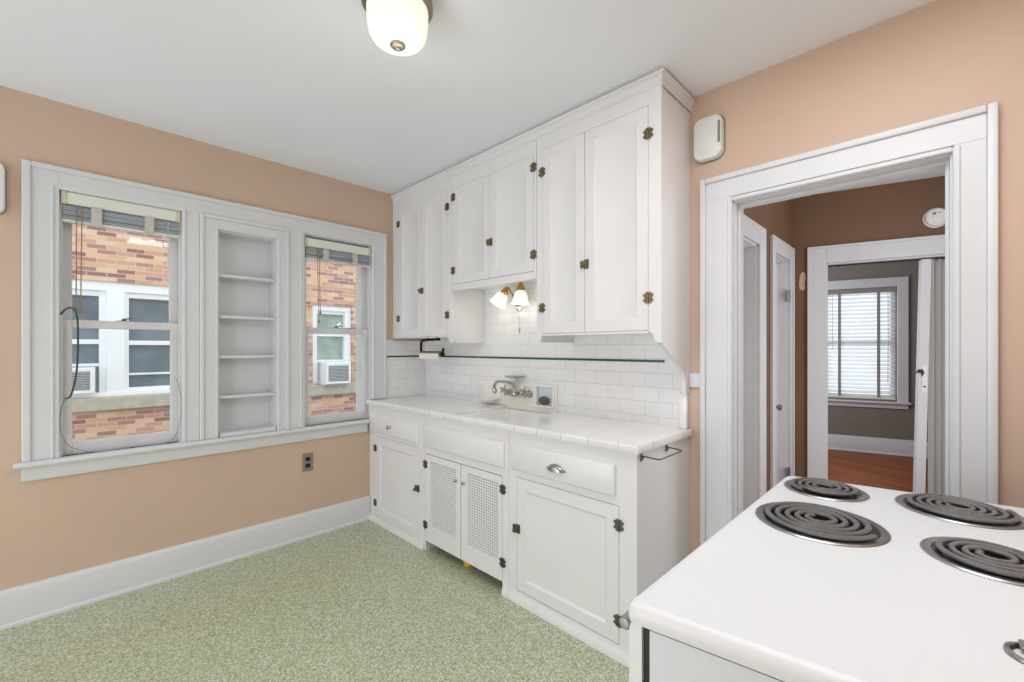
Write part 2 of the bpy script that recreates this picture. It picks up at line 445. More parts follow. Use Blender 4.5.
# ------------------------------------------------------------------ raised blinds
def blind(w, label, ztop, zval, zbot, tapes, cords, cord2):
    r = thing('venetian_blind', label, 'window blind', (-.012, (w[0]+w[1])/2, zbot), 'blinds drawn up at the kitchen windows')
    y0, y1 = w[0]+.006, w[1]-.006
    bm = B(); panel(bm, (-.018, y0, zval), (0, 1, 0), (0, 0, 1), (1, 0, 0), y1-y0, ztop-zval, [(0, 0), (0, .022), (.004, .026), (.006, .024)])
    box(bm, -.05, -.02, y0, y1, ztop-.03, ztop)
    v = obj('valance', bm, M['blind_cream'], r)
    for a in (y0, y1-.02):
        bm = B(); box(bm, -.018, .0115, a, a+.02, zval-.002, ztop+.001, .002); obj('end_cap', bm, M['cap'], v)
    bm = B(); n = 13; z = zbot+.016
    for k in range(n):
        zz = z+(zval-z)*k/(n-1)*.97; tw = random.uniform(-.003, .003); dx = random.uniform(-.003, .003)
        prism(bm, [(-.042+dx, zz+tw), (-.018+dx, zz+.003), (.007+dx, zz-tw-.001), (.0075+dx, zz-tw+.0034), (-.018+dx, zz+.0045), (-.042+dx, zz+tw+.0012)], 'y', y0+.006, y1-.006)
    obj('slat_stack', bm, M['blind_grey'], r)
    bm = B(); box(bm, -.04, .004, y0+.004, y1-.004, zbot, zbot+.014, .003); obj('bottom_rail', bm, M['blind_cream'], r)
    for t in tapes:
        bm = B(); pts = []
        zz = zval+.004; k = 0
        while zz > zbot-.012:
            pts.append((.012+.007*(k % 2)+random.uniform(0, .003), zz)); zz -= .011; k += 1
        loop = pts+[(a+.003, b) for a, b in pts[::-1]]
        prism(bm, loop, 'y', t-.02, t+.022)
        obj('ladder_tape', bm, M['tape'], r)
    for pts in cords:
        bm = B(); tube(bm, pts, .0024, 6)
        lathe(bm, [(.002, 0), (.006, -.004), (.007, -.02), (.004, -.026), (0, -.027)], pts[-1], n=8)
        obj('lift_cord', bm, M['cord'], r)
    bm = B(); tube(bm, cord2, .002, 6); obj('tilt_cord', bm, M['tape'], r)
    return r
blind(W1, 'raised blind with blue-grey slats in the window showing the wide view of brick', 2.128, 2.066, 1.976, (-2.075, -1.86),
      [[(.014, -2.148, 2.06), (.012, -2.149, 1.9), (.006, -2.150, 1.56)], [(.016, -2.128, 2.06), (.012, -2.130, 1.85), (.004, -2.133, 1.535)]],
      [(.014, -1.775, 2.06), (.008, -1.775, 1.99), (.0, -1.776, 1.80)])
blind(W2, 'raised blind with crumpled tapes in the window next to the wall cabinets', 2.108, 2.046, 1.958, (-.875, -.655),
      [[(.014, -.934, 2.04), (.012, -.928, 1.8), (.006, -.918, 1.535)], [(.016, -.918, 2.04), (.012, -.916, 1.8), (.005, -.908, 1.60)]],
      [(.014, -.587, 2.04), (.010, -.588, 1.9), (.002, -.592, 1.50)])

# loose cords on the first window
def smooth(pts, n=6):
    P = [Vector(p) for p in pts]; P = [2*P[0]-P[1]]+P+[2*P[-1]-P[-2]]; out = []
    for i in range(1, len(P)-2):
        for k in range(n):
            t = k/n; a, b, c, d = P[i-1:i+3]
            out.append(.5*((2*b)+(-a+c)*t+(2*a-5*b+4*c-d)*t*t+(-a+3*b-3*c+d)*t**3))
    out.append(P[-2]); return out
bm = B(); tube(bm, smooth([(.0, -2.206, 1.50), (.012, -2.185, 1.53), (.014, -2.161, 1.532), (.012, -2.146, 1.49), (.012, -2.143, 1.34), (.012, -2.15, 1.19), (.006, -2.168, 1.09), (-.01, -2.185, 1.07)]), .004, 6)
tag(obj('electric_cord', bm, M['cordgreen']), 'dark green cord looping over the meeting rail of the wide-view window', 'cord')
bm = B(); tube(bm, smooth([(-.02, -2.19, 1.075), (.010, -2.205, 1.0), (.014, -2.208, .93), (.018, -2.192, .865), (.018, -2.165, .822), (.018, -2.106, .792), (.018, -2.045, .784), (.012, -1.95, .782)]), .0022, 6)
tube(bm, smooth([(.012, -1.86, .782), (.018, -1.79, .785), (.02, -1.745, .815), (.018, -1.722, .90), (.014, -1.712, 1.0), (.01, -1.726, 1.11), (.006, -1.742, 1.16)]), .0022, 6)
tag(obj('loose_wire', bm, M['wire']), 'thin grey wire curling round the lower corners of the wide-view window', 'wire')

# ------------------------------------------------------------------ outlet, wall chimes
ol = thing('wall_outlet', 'grey metal electric outlet on the peach wall below the windows', 'outlet', (.003, -.996, .525))
bm = B(); panel(bm, (0, -1.034, .462), (0, 1, 0), (0, 0, 1), (1, 0, 0), .076, .127, [(0, 0), (0, .003), (.004, .006)]); obj('cover_plate', bm, M['plate'], ol)
for z in (.548, .502):
    bm = B(); loft(bm, [[(x, -.996+a, z+b) for a, b in rrect(.036, .030, .013, 4)] for x in (.004, .009)]); obj('socket', bm, M['black'], ol)

def chime(label, c, u, n, m, h, slot):
    """rounded cover: c centre on the wall, u along the wall, n out of it"""
    c, u, n = Vector(c), Vector(u), Vector(n); z = Vector((0, 0, 1))
    r = thing('chime_cover', label, 'door chime', c)
    bm = B(); loft(bm, [[c+u*a+z*b+n*d for a, b in rrect(w, hh, rr, 6)] for w, hh, rr, d in ((.139, h+.008, .040, 0), (.139, h+.008, .040, .005))])
    obj('back_plate', bm, M['slot'], r)
    bm = B(); loft(bm, [[c+u*a+z*b+n*d for a, b in rrect(w, hh, rr, 6)] for w, hh, rr, d in ((.132, h, .038, .005), (.132, h, .038, .028), (.126, h-.006, .035, .037), (.110, h-.022, .028, .041))])
    obj('cover', bm, m, r)
    for s in slot:
        bm = B(); loft(bm, [[c+u*(a+s*.0545)+z*(b+.012)+n*d for a, b in rrect(.010, .105, .004, 3)] for d in (.037, .0418)]); obj('sound_slot', bm, M['slot'], r)
chime('cream rounded chime cover high on the peach wall above the doorway casing', (2.388, 0, 2.336), (1, 0, 0), (0, -1, 0), M['cream'], .203, (1,))
chime('white rounded cover on the window wall, cut off at the picture edge', (0, -2.454, 2.085), (0, 1, 0), (1, 0, 0), M['offwhite'], .25, ())

# ================================================================== HARDWARE MESHES (facing -y)
def hinge_mesh(m):
    bm = B()
    for s in (1, -1):
        pts = [(.003, -.016), (.007, -.025), (.013, -.025), (.014, -.016), (.022, -.018), (.025, -.010), (.017, -.004), (.017, .004), (.025, .010), (.022, .018), (.014, .016), (.013, .025), (.007, .025), (.003, .016)]
        prism(bm, [(s*a, b) for a, b in pts], 'y', -.004, 0)
        for a, b in ((.013, .011), (.013, -.011)): lathe(bm, [(.003, 0), (.003, .001), (0, .0022)], (s*a, -.004, b), (0, -1, 0), 8)
    lathe(bm, [(.0, -.027), (.0035, -.025), (.0045, -.021), (.0045, .021), (.0035, .025), (0, .027)], (0, -.005, 0), n=10, cap=False)
    return mesh('hinge', bm, m)
def latch_mesh(m):
    bm = B()
    box(bm, -.004, .026, -.004, 0, -.024, .024, .002)               # case plate
    box(bm, .0, .022, -.013, -.004, -.019, .019, .004, 2)            # case
    lathe(bm, [(.007, 0), (.006, .008), (.011, .013), (.012, .019), (.008, .024), (0, .025)], (.012, -.013, 0), (0, -1, 0), 14)
    prism(bm, [(-.007, -.014), (-.018, -.020), (-.026, -.012), (-.023, 0), (-.026, .012), (-.018, .020), (-.007, .014)], 'y', -.006, 0)   # keeper
    box(bm, -.012, .002, -.010, -.005, -.006, .006, .001)
    return mesh('latch', bm, m)
HG, HGB = hinge_mesh(M['hinge']), hinge_mesh(M['brasshinge'])
LA, LAB = latch_mesh(M['hinge']), latch_mesh(M['brasshinge'])

def knob_mesh(s=1.):
    bm = B(); lathe(bm, [(.006*s, 0), (.005*s, .010*s), (.012*s, .016*s), (.015*s, .022*s), (.013*s, .028*s), (.006*s, .031*s), (0, .0315*s)], (0, 0, 0), (0, -1, 0), 18)
    return mesh('knob', bm, M['chrome'])
KN, KNS = knob_mesh(1.), knob_mesh(.72)

def shaker(x0, x1, z0, z1, y, th=.02, st=.06, rec=.008):
    bm = B()
    panel(bm, (x0, y+th, z0), (1, 0, 0), (0, 0, 1), (0, -1, 0), x1-x0, z1-z0,
          [(0, 0), (0, th-.002), (.002, th), (st, th), (st+.002, th-.0015), (st+.011, th-rec)])
    return bm

# ================================================================== BASE CABINETS
YF = -.53
G = 'painted base cabinets along the tiled wall'
def toe(bm, x0, x1, ext=0):
    prism(bm, [(YF, .04), (YF-.008, .04), (YF-.012, .03), (YF-.016, .012), (YF-.016, 0), (YF, 0)], 'x', x0, x1)

# left unit
c = thing('base_cabinet', 'white base cabinet with round drawer knob, beside the window wall', 'cabinet', (.38, -.27, 0), G)
bm = B()
box(bm, .004, .755, YF+.022, -.001, 0, .893)                      # box behind the face
for a, b, z0, z1 in ((.004, .104, 0, .893), (.690, .755, 0, .893), (.680, .690, .705, .806), (.104, .690, .806, .893), (.104, .690, .661, .705), (.104, .690, 0, .052)):
    box(bm, a, b, YF, YF+.022, z0, z1)
toe(bm, .004, .755)
obj('body', bm, M['cab'], c)
bm = B(); panel(bm, (.024, YF, .688), (1, 0, 0), (0, 0, 1), (0, -1, 0), .664, .134, [(0, 0), (0, .010), (.006, .016), (.010, .018)]); dr = obj('drawer', bm, M['cab'], c)
put('knob', KN, dr, (.350, YF-.018, .757))
d = obj('door', shaker(.106, .688, .054, .659, YF-.002), M['cab'], c)
for z in (.566, .150): put('hinge', HG, d, (.100, YF-.002, z))
put('latch', LA, d, (.672, YF-.002, .386))
LAm = None
# sink unit
c = thing('sink_cabinet', 'white cabinet beneath the sink with two pierced ventilation doors', 'cabinet', (1.13, -.27, 0), G)
bm = B()
for a, b, z0, z1 in ((.757, .770, .0, .893), (1.492, 1.540, .0, .893), (.770, 1.492, .806, .893), (.770, 1.492, .638, .705)):
    box(bm, a, b, YF, YF+.022, z0, z1)
box(bm, .757, .772, YF+.022, -.001, 0, .86); box(bm, 1.525, 1.540, YF+.022, -.001, 0, .86); box(bm, .772, 1.525, YF+.06, -.001, .085, .10)
toe(bm, 1.500, 1.540)
obj('body', bm, M['cab'], c)
bm = B(); box(bm, .772, 1.525, YF+.13, YF+.145, 0, .085); box(bm, .772, 1.525, -.03, -.012, .10, .68); obj('inner_back', bm, M['dark'], c)  # dark boards carry the shade of the toe space and cabinet inside
bm = B(); panel(bm, (.758, YF, .684), (1, 0, 0), (0, 0, 1), (0, -1, 0), .753, .139, [(0, 0), (0, .010), (.006, .016), (.010, .018)]); obj('false_drawer', bm, M['cab'], c)
def vent_door(x0, x1, g0, g1, knobx, hx):
    z0, z1 = .066, .634; gz0, gz1 = .168, .594
    bm = B()
    for a, b, e, f in ((x0, g0, z0, z1), (g1, x1, z0, z1), (g0, g1, z0, gz0), (g0, g1, gz1, z1)): box(bm, a, b, YF-.002, YF+.018, e, f)
    d = obj('door', bm, M['cab'], c)
    bm = B(); nr, nc = 27, 17
    pr, pc = (gz1-gz0)/nr, (g1-g0)/nc
    for k in range(nr+1):
        z = gz0+k*pr; box(bm, g0, g1, YF+.0045, YF+.0065, max(gz0, z-pr*.30), min(gz1, z+pr*.30))
    for k in range(nc+1):
        x = g0+k*pc; box(bm, max(g0, x-pc*.24), min(g1, x+pc*.24), YF+.004, YF+.0060, gz0, gz1)
    obj('vent_grille', bm, M['cab'], d)
    bm = B(); box(bm, g0-.01, g1+.01, YF+.019, YF+.022, gz0-.01, gz1+.01); obj('shade_backing', bm, M['dark'], d)  # dark sheet stands in for the shade behind the grille
    put('knob', KNS, d, (knobx, YF-.002, .530))
    for z in (.566, .170): put('hinge', HG, d, (hx, YF-.002, z))
vent_door(.772, 1.134, .826, 1.088, 1.100, .768)
vent_door(1.140, 1.490, 1.200, 1.460, 1.172, 1.496)
# right unit
c = thing('base_cabinet', 'white base cabinet with half-round cup pull, next to the doorway', 'cabinet', (1.92, -.27, 0), G)
bm = B()
box(bm, 1.542, 2.289, YF+.022, -.001, 0, .893)
for a, b, z0, z1 in ((1.542, 1.600, 0, .893), (2.206, 2.289, 0, .893), (2.184, 2.206, .710, .812), (1.600, 2.206, .812, .893), (1.600, 2.206, .656, .710), (1.600, 2.206, 0, .062)):
    box(bm, a, b, YF, YF+.022, z0, z1)
toe(bm, 1.542, 2.289)
obj('body', bm, M['cab'], c)
bm = B(); panel(bm, (1.573, YF, .692), (1, 0, 0), (0, 0, 1), (0, -1, 0), .618, .137, [(0, 0), (0, .010), (.006, .016), (.010, .018)]); dr = obj('drawer', bm, M['cab'], c)
bm = B()       # cup pull: a quarter dome open below
nu, nv = 14, 7
grid = [[bm.verts.new((1.876+.048*math.cos(PI*i/nu)*math.cos(.5*PI*j/nv), YF-.018-.026*math.sin(.5*PI*j/nv)*1., .744+.034*math.sin(PI*i/nu)*math.cos(.5*PI*j/nv)**.6)) for i in range(nu+1)] for j in range(nv)]
for a, b in zip(grid, grid[1:]):
    for i in range(nu): bm.faces.new((a[i], a[i+1], b[i+1], b[i]))
bm.faces.new(grid[-1])
for s in (-1, 1): box(bm, 1.876+s*.046, 1.876+s*.058, YF-.021, YF-.018, .744, .756, .001)
obj('cup_pull', bm, M['steel'], dr)
d = obj('door', shaker(1.602, 2.204, .065, .653, YF-.002), M['cab'], c)
for z in (.574, .166): put('hinge', HG, d, (2.205, YF-.002, z))
put('latch', LA, d, (1.600, YF-.002, .386))

# ------------------------------------------------------------------ countertop and sink
SX0, SX1, SY0, SY1 = 1.02, 1.462, -.485, -.016
ct = thing('countertop', 'white tiled countertop running over all base cabinets', 'countertop', (1.15, -.27, .893))
bm = B()
for a, b, e, f in ((.0, SX0, -.544, -.013), (SX1, 2.298, -.544, -.013), (SX0, SX1, -.544, SY0)): box(bm, a, b, e, f, .895, .925)
obj('tile_top', bm, M['tile_top'], ct)
bm = B(); prism(bm, [(-.544, .896), (-.553, .896), (-.555, .900), (-.555, .921), (-.551, .927), (-.544, .928)], 'x', 0, 2.3045)
obj('front_edge_tile', bm, M['tile_edge'], ct)
bm = B(); prism(bm, [(2.298, .896), (2.3055, .896), (2.307, .900), (2.307, .921), (2.304, .927), (2.298, .928)], 'y', -.5545, -.013)
obj('side_edge_tile', bm, M['tile_edge_side'], ct)

sk = thing('sink', 'white porcelain sink sunk into the tiled countertop', 'sink', ((SX0+SX1)/2, -.25, .74))
bm = B()
cx, cy = (SX0+SX1)/2, (SY0+SY1)/2; w, h = SX1-SX0-.002, SY1-SY0-.002
rg = lambda w_, h_, r_, z_: [(a, b, z_) for a, b in rrect(w_, h_, r_, 5, cx, cy)]
loft(bm, [rg(w, h, .004, .895), rg(w, h, .004, .906), rg(w-.006, h-.006, .006, .910), rg(w-.05, h-.05, .05, .906), rg(w-.062, h-.062, .05, .895), rg(w-.08, h-.08, .05, .77), rg(w-.12, h-.12, .05, .748), rg(.12, .12, .05, .742)], cap0=False)
obj('basin', bm, M['porcelain'], sk)
bm = B(); lathe(bm, [(.045, .7425), (.044, .7445), (.030, .7445), (.026, .741), (0, .741)], (cx, cy, 0), n=20); obj('drain', bm, M['chrome'], sk)

# ------------------------------------------------------------------ tiled walls
bm = B()
box(bm, .012, 2.246, -.012, 0, .893, 1.84); box(bm, 2.246, 2.2715, -.012, 0, 1.105, 1.84)
struct('trim_3', bm, M['tile_back'], label='white subway tile covering the wall above the counter', cat='wall tile')
bm = B(); box(bm, 0, .012, -.392, 0, .926, 1.385); box(bm, 0, .016, -.392, -.012, 1.372, 1.394, .004)
struct('trim_4', bm, M['tile_side'], label='white subway tile on the short wall beside the window', cat='wall tile')
bm = B(); box(bm, .012, 2.165, -.0155, -.0115, 1.2545, 1.2675, .001); box(bm, .0115, .0155, -.392, -.0155, 1.2545, 1.2675, .001)
struct('trim_5', bm, M['liner'], label='thin dark green tile stripe above the sink', cat='tile stripe')
bm = B(); box(bm, 2.246, 2.287, -.03, 0, .926, 1.104, .006, 2)
struct('trim_6', bm, M['porcelain'], label='rounded white edge tiles ending the backsplash', cat='tile edge')
bm = B(); box(bm, 2.292, 2.349, -.014, 0, 1.135, 1.206, .004, 2)
struct('trim_7', bm, M['trim'], label='short white rail piece between cabinet and door casing', cat='rail')

# ------------------------------------------------------------------ porcelain plate behind the faucet
fp = thing('splash_plate', 'ivory ceramic plate on the tile behind the faucet, above the sink', 'wall plate', (1.1, -.014, .885))
NX0, NX1, NZ0, NZ1 = 1.300, 1.432, .962, 1.078
bm = B()
for a, b, e, f in ((.752, NX0, .9285, 1.095), (NX1, 1.464, .9285, 1.095), (NX0, NX1, .9285, NZ0), (NX0, NX1, NZ1, 1.095), (SX0+.003, SX1-.003, .912, .9285)): box(bm, a, b, -.024, -.0125, e, f)
obj('plate', bm, M['ivory'], fp)
nc_ = thing('soap_niche', 'boxy ceramic soap niche holding a dark scrubber, on the panel by the faucet', 'soap holder', (1.366, -.03, .955))
bm = B()
for a, b, e, f in ((1.284, NX0, .95, 1.09), (NX1, 1.448, .95, 1.09), (NX0, NX1, 1.078, 1.09)): box(bm, a, b, -.034, -.0245, e, f, .003)
prism(bm, [(-.0245, .944), (-.052, .950), (-.056, .956), (-.052, .962), (-.0245, .962)], 'x', 1.284, 1.448)
obj('frame', bm, M['ivory'], nc_)
bm = B(); box(bm, NX0+.001, NX1-.001, -.0165, -.0128, NZ0+.001, NZ1-.001); box(bm, NX0+.001, NX0+.004, -.0245, -.0165, NZ0+.001, NZ1-.001); box(bm, NX1-.004, NX1-.001, -.0245, -.0165, NZ0+.001, NZ1-.001); box(bm, NX0+.004, NX1-.004, -.0245, -.0165, NZ1-.004, NZ1-.001)
obj('recess', bm, M['niche_in'], nc_)
bm = B(); bmesh.ops.create_uvsphere(bm, u_segments=20, v_segments=12, radius=.03)
for v in bm.verts:
    k = 1+.10*math.sin(v.co.x*300)*math.cos(v.co.z*260+v.co.y*210)
    v.co = Vector((v.co.x*1.45*k, v.co.y*.52, v.co.z*.86*k))+Vector((1.366, -.0355, .9915))
tag(obj('scrubber', bm, M['sponge']), 'dark grey scouring pad sitting in the ceramic soap niche', 'scrubber')

sd = thing('soap_dish', 'ivory ceramic wall soap dish left of the faucet handles', 'soap dish', (.875, -.03, .95))
bm = B()
panel(bm, (.79, -.0245, .955), (1, 0, 0), (0, 0, 1), (0, -1, 0), .17, .115, [(0, 0), (0, .010), (.004, .013), (.016, .013), (.020, .008)])
obj('back', bm, M['ivory'], sd)
bm = B(); loft(bm, [[(.875+a, -.040+min(b, .02), z) for a, b in rrect(w_, h_, .03, 5, 0, -.03)] for w_, h_, z in ((.11, .05, .950), (.148, .08, .966), (.152, .084, .974), (.142, .074, .975), (.12, .054, .966))])
obj('tray', bm, M['ivory'], sd)

# ------------------------------------------------------------------ faucet
fc = thing('faucet', 'chrome wall-mounted faucet with two handles and soap tray over the sink', 'faucet', (1.13, -.024, 1.02))
bm = B()
FX, FZ = 1.135, 1.022
tube(bm, smooth([(FX-.085, -.06, FZ), (FX-.04, -.064, FZ-.003), (FX+.04, -.064, FZ-.003), (FX+.10, -.06, FZ)], 4), .014, 10)
for x in (FX-.085, FX+.10):
    lathe(bm, [(.026, 0), (.026, .006), (.018, .012), (.016, .04), (.019, .045)], (x, -.0243, FZ), (0, -1, 0), 16)
    lathe(bm, [(.017, 0), (.019, .012), (.014, .022), (.010, .032)], (x, -.06, FZ), (0, -.75, .65), 16)
lathe(bm, [(.018, -.02), (.020, -.006), (.020, .016), (.013, .028), (.011, .06)], (FX, -.068, FZ), n=16)
obj('body', bm, M['chrome'], fc)
bm = B(); tube(bm, smooth([(FX, -.068, FZ+.03), (FX-.002, -.085, FZ+.062), (FX-.006, -.12, FZ+.078), (FX-.014, -.19, FZ+.088), (FX-.019, -.222, FZ+.082), (FX-.021, -.233, FZ+.062), (FX-.021, -.234, FZ+.045)]), [.010]*36+[.009], 10)
lathe(bm, [(.010, 0), (.015, -.006), (.016, -.024), (.012, -.034), (0, -.034)], (FX-.021, -.234, FZ+.048), n=14)
obj('spout', bm, M['chrome'], fc)
for x in (FX-.085, FX+.10):
    bm = B(); a = Vector((0, -.75, .65)).normalized(); p = Vector((x, -.06, FZ))+a*.032
    lathe(bm, [(.010, 0), (.012, .008), (.008, .016), (0, .018)], p, a, 14)
    u = a.orthogonal().normalized(); v = a.cross(u)
    for k in range(4):
        q = math.cos(k*PI/2+.5)*u+math.sin(k*PI/2+.5)*v
        tube(bm, [p+a*.006, p+a*.009+q*.016, p+a*.011+q*.028, p+a*.011+q*.034], [.005, .0045, .0065, .004], 8)
    obj('cross_handle', bm, M['chrome'], fc)
bm = B(); tube(bm, [(FX-.008, -.062, FZ+.05), (FX-.01, -.055, FZ+.085), (FX-.01, -.055, FZ+.108)], .005, 8)
loft(bm, [[(FX-.01+a, -.055+b, z) for a, b in rrect(w_, h_, .03, 5)] for w_, h_, z in ((.10, .060, FZ+.106), (.145, .085, FZ+.112), (.150, .088, FZ+.118), (.142, .080, FZ+.118), (.12, .062, FZ+.113))])
obj('soap_tray', bm, M['chrome'], fc)

# ------------------------------------------------------------------ towel rack on the cabinet end
tr = thing('towel_rack', 'thin wire towel rack on the cabinet end by the doorway', 'towel rack', (2.31, -.37, .87))
for y in (-.497, -.262):
    bm = B(); box(bm, 2.2892, 2.294, y-.006, y+.006, .856, .894, .002); lathe(bm, [(.009, -.002), (.008, .006), (0, .008)], (2.294, y, .872), (1, 0, 0), 10); obj('bracket', bm, M['hinge'], tr)
bm = B(); tube(bm, [(2.294, -.497, .878), (2.335, -.494, .876), (2.362, -.488, .874), (2.368, -.470, .874), (2.368, -.285, .874), (2.364, -.268, .874), (2.335, -.263, .876), (2.294, -.262, .878)], .0032, 8)
obj('wire_bar', bm, M['hinge'], tr)

# yellow container under the sink doors
bm = B(); lathe(bm, [(.030, 0), (.034, .004), (.034, .030), (.031, .034), (.031, .058), (.02, .066), (0, .066)], (1.118, -.452, 0.), n=24)
tag(obj('yellow_cup', bm, M['yellow']), 'small yellow plastic cup on the floor under the vented sink doors', 'cup')

# ================================================================== WALL CABINETS
YU = -.327
GU = 'painted wall cabinets above the counter'
DR = .008
def upper_doors(c, spec):
    for (x0, x1, z0, z1, hx, hz, lx, lz) in spec:
        d = obj('door', shaker(x0, x1, z0, z1, YU-.003, .02, .055, .007), M['cab'], c)
        for z in hz: put('hinge', HGB, d, (hx, YU-.003, z))
        if lx: put('latch', LAB, d, (lx, YU-.003, lz))
def frame(bm, bits):
    for a, b, z0, z1 in bits: box(bm, a, b, YU, YU+.02, z0, z1)
TOPZ = 2.50
c = thing('wall_cabinet', 'tall white wall cabinet nearest the window, over the paper roll', 'cabinet', (.39, -.16, 1.36), GU)
bm = B()
box(bm, .013, .740, YU+.02, -.013, 1.425, CEIL-.002)
frame(bm, ((.004, .098, 1.405, CEIL-.002), (.734, .778, 1.405, CEIL-.002), (.098, .734, 1.405, 1.412), (.098, .734, 2.44, CEIL-.002)))
prism(bm, [(YU+.02, 1.425), (YU+.02, 1.41), (YU+.03, 1.385), (YU+.04, 1.366), (-.013, 1.366), (-.013, CEIL-.002), (YU+.02, CEIL-.002)], 'x', .742, .768)
prism(bm, [(.742, 1.405), (.742, 1.398), (.752, 1.380), (.760, 1.366), (.778, 1.366), (.778, 1.405)], 'y', YU, YU+.02)
obj('body', bm, M['cab'], c)
upper_doors(c, [(.100, .419, 1.414, 2.438, .094, (2.318, 1.563), None, 0), (.422, .732, 1.414, 2.438, .734, (2.312, 1.560), .420, 1.756)])
c = thing('wall_cabinet', 'short two-door white wall cabinet over the sink light', 'cabinet', (1.17, -.16, 1.72), GU)
bm = B()
box(bm, .782, 1.556, YU+.02, -.013, 1.757, CEIL-.002)
frame(bm, ((.780, .806, 1.722, CEIL-.002), (1.538, 1.558, 1.722, CEIL-.002), (.806, 1.538, 1.722, 1.764), (.806, 1.538, 2.424, CEIL-.002)))
obj('body', bm, M['cab'], c)
upper_doors(c, [(.808, 1.171, 1.766, 2.422, .803, (2.362, 1.860), None, 0), (1.174, 1.536, 1.766, 2.422, 1.538, (2.354, 1.860), 1.172, 1.992)])
c = thing('wall_cabinet', 'tall white wall cabinet with exposed end panel, next to the doorway', 'cabinet', (1.93, -.16, 1.10), GU)
bm = B()
box(bm, 1.587, 2.272, YU+.02, -.013, 1.425, CEIL-.002)
frame(bm, ((1.561, 1.604, 1.405, CEIL-.002), (2.236, 2.297, 1.405, CEIL-.002), (1.604, 2.236, 1.398, 1.408), (1.604, 2.236, 2.436, CEIL-.002)))
prism(bm, [(2.236, 1.405), (2.246, 1.400), (2.262, 1.385), (2.268, 1.358), (2.297, 1.355), (2.297, 1.405)], 'y', YU, YU+.02)
prism(bm, [(1.604, 1.405), (1.594, 1.39), (1.587, 1.372), (1.584, 1.362), (1.561, 1.360), (1.561, 1.405)], 'y', YU, YU+.02)
prism(bm, [(YU+.02, 1.425), (YU+.02, 1.362), (-.013, 1.362), (-.013, CEIL-.002), (YU+.02, CEIL-.002)], 'x', 1.561, 1.585)
# end panel with its curved foot
foot = [(YU+.02, 1.355), (-.235, 1.310), (-.150, 1.262), (-.095, 1.226), (-.066, 1.196), (-.052, 1.160), (-.048, 1.105), (-.001, 1.105), (-.001, CEIL-.002), (YU+.02, CEIL-.002)]
prism(bm, foot, 'x', 2.272, 2.291)
obj('body', bm, M['cab'], c)
upper_doors(c, [(1.606, 1.886, 1.410, 2.434, 1.603, (2.308, 1.553), None, 0), (1.889, 2.234, 1.410, 2.434, 2.236, (2.305, 1.559), 1.888, 1.757)])

# crown moulding
bm = B()
def crown_ring(d):   # profile points at distance offsets
    return d
prof = [(0, 2.506), (.003, 2.506), (.006, 2.510), (.006, 2.517), (.003, 2.521), (.005, 2.534), (.011, 2.546), (.017, 2.550), (.018, 2.5625), (0, 2.5625)]
L1 = [bm.verts.new((.004, YU-p, z)) for p, z in prof]; L2 = [bm.verts.new((2.297+p, YU-p, z)) for p, z in prof]; L3 = [bm.verts.new((2.297+p, -.001, z)) for p, z in prof]
for a, b in ((L1, L2), (L2, L3)):
    n = len(prof)
    for k in range(n): bm.faces.new((a[k], a[(k+1) % n], b[(k+1) % n], b[k]))
bm.faces.new(L1); bm.faces.new(L3)
struct('trim_8', bm, M['cab'], label='white crown moulding along the wall cabinet tops', cat='moulding')

# ------------------------------------------------------------------ paper towel holder and roll
ph = thing('paper_towel_holder', 'black iron bracket under the wall cabinet nearest the window', 'paper holder', (.3, -.18, 1.40))
bm = B()
HY = -.19
tube(bm, [(.455, HY, 1.396), (.40, HY, 1.396), (.30, HY, 1.394), (.222, HY, 1.390), (.208, HY, 1.378), (.206, HY, 1.35), (.206, HY, 1.290)], .010, 8)
for x in (.30, .43): lathe(bm, [(.016, 0), (.016, .004), (.009, .008), (.009, .03)], (x, HY, 1.4245), (0, 0, -1), 12)
obj('arm', bm, M['iron'], ph)
bm = B(); tube(bm, [(.196, HY, 1.283), (.50, HY, 1.283)], .006, 8); obj('rod', bm, M['iron'], ph)
bm = B(); lathe(bm, [(.008, 0), (.018, .006), (.020, .014), (.014, .022), (0, .024)], (.482, HY, 1.283), (1, 0, 0), 14)
tube(bm, [(.490, HY, 1.283), (.500, HY, 1.312), (.504, HY, 1.328)], [.007, .009, .012], 8); obj('end_knob', bm, M['iron'], ph)
rl = thing('paper_roll', 'nearly used up white paper roll hanging on the black iron bracket', 'paper roll', (.35, HY, 1.245))
bm = B(); lathe(bm, [(.008, .222), (.024, .222), (.024, .476), (.008, .476)], (0, HY, 1.283), (1, 0, 0), 24, cap=False); obj('core', bm, M['card'], rl)
bm = B()
arc = [math.radians(a) for a in range(170, 381, 10)]
outer = [(HY+.0268*math.cos(a), 1.283+.0268*math.sin(a)) for a in arc]; inner = [(HY+.0242*math.cos(a), 1.283+.0242*math.sin(a)) for a in arc]
prism(bm, outer+inner[::-1], 'x', .224, .474)
sheet = [(HY-.0268, 1.288), (HY-.030, 1.275), (HY-.031, 1.262), (HY-.030, 1.243)]
prism(bm, sheet+[(a+.0015, b) for a, b in sheet[::-1]], 'x', .224, .474)
obj('paper', bm, M['paper'], rl)

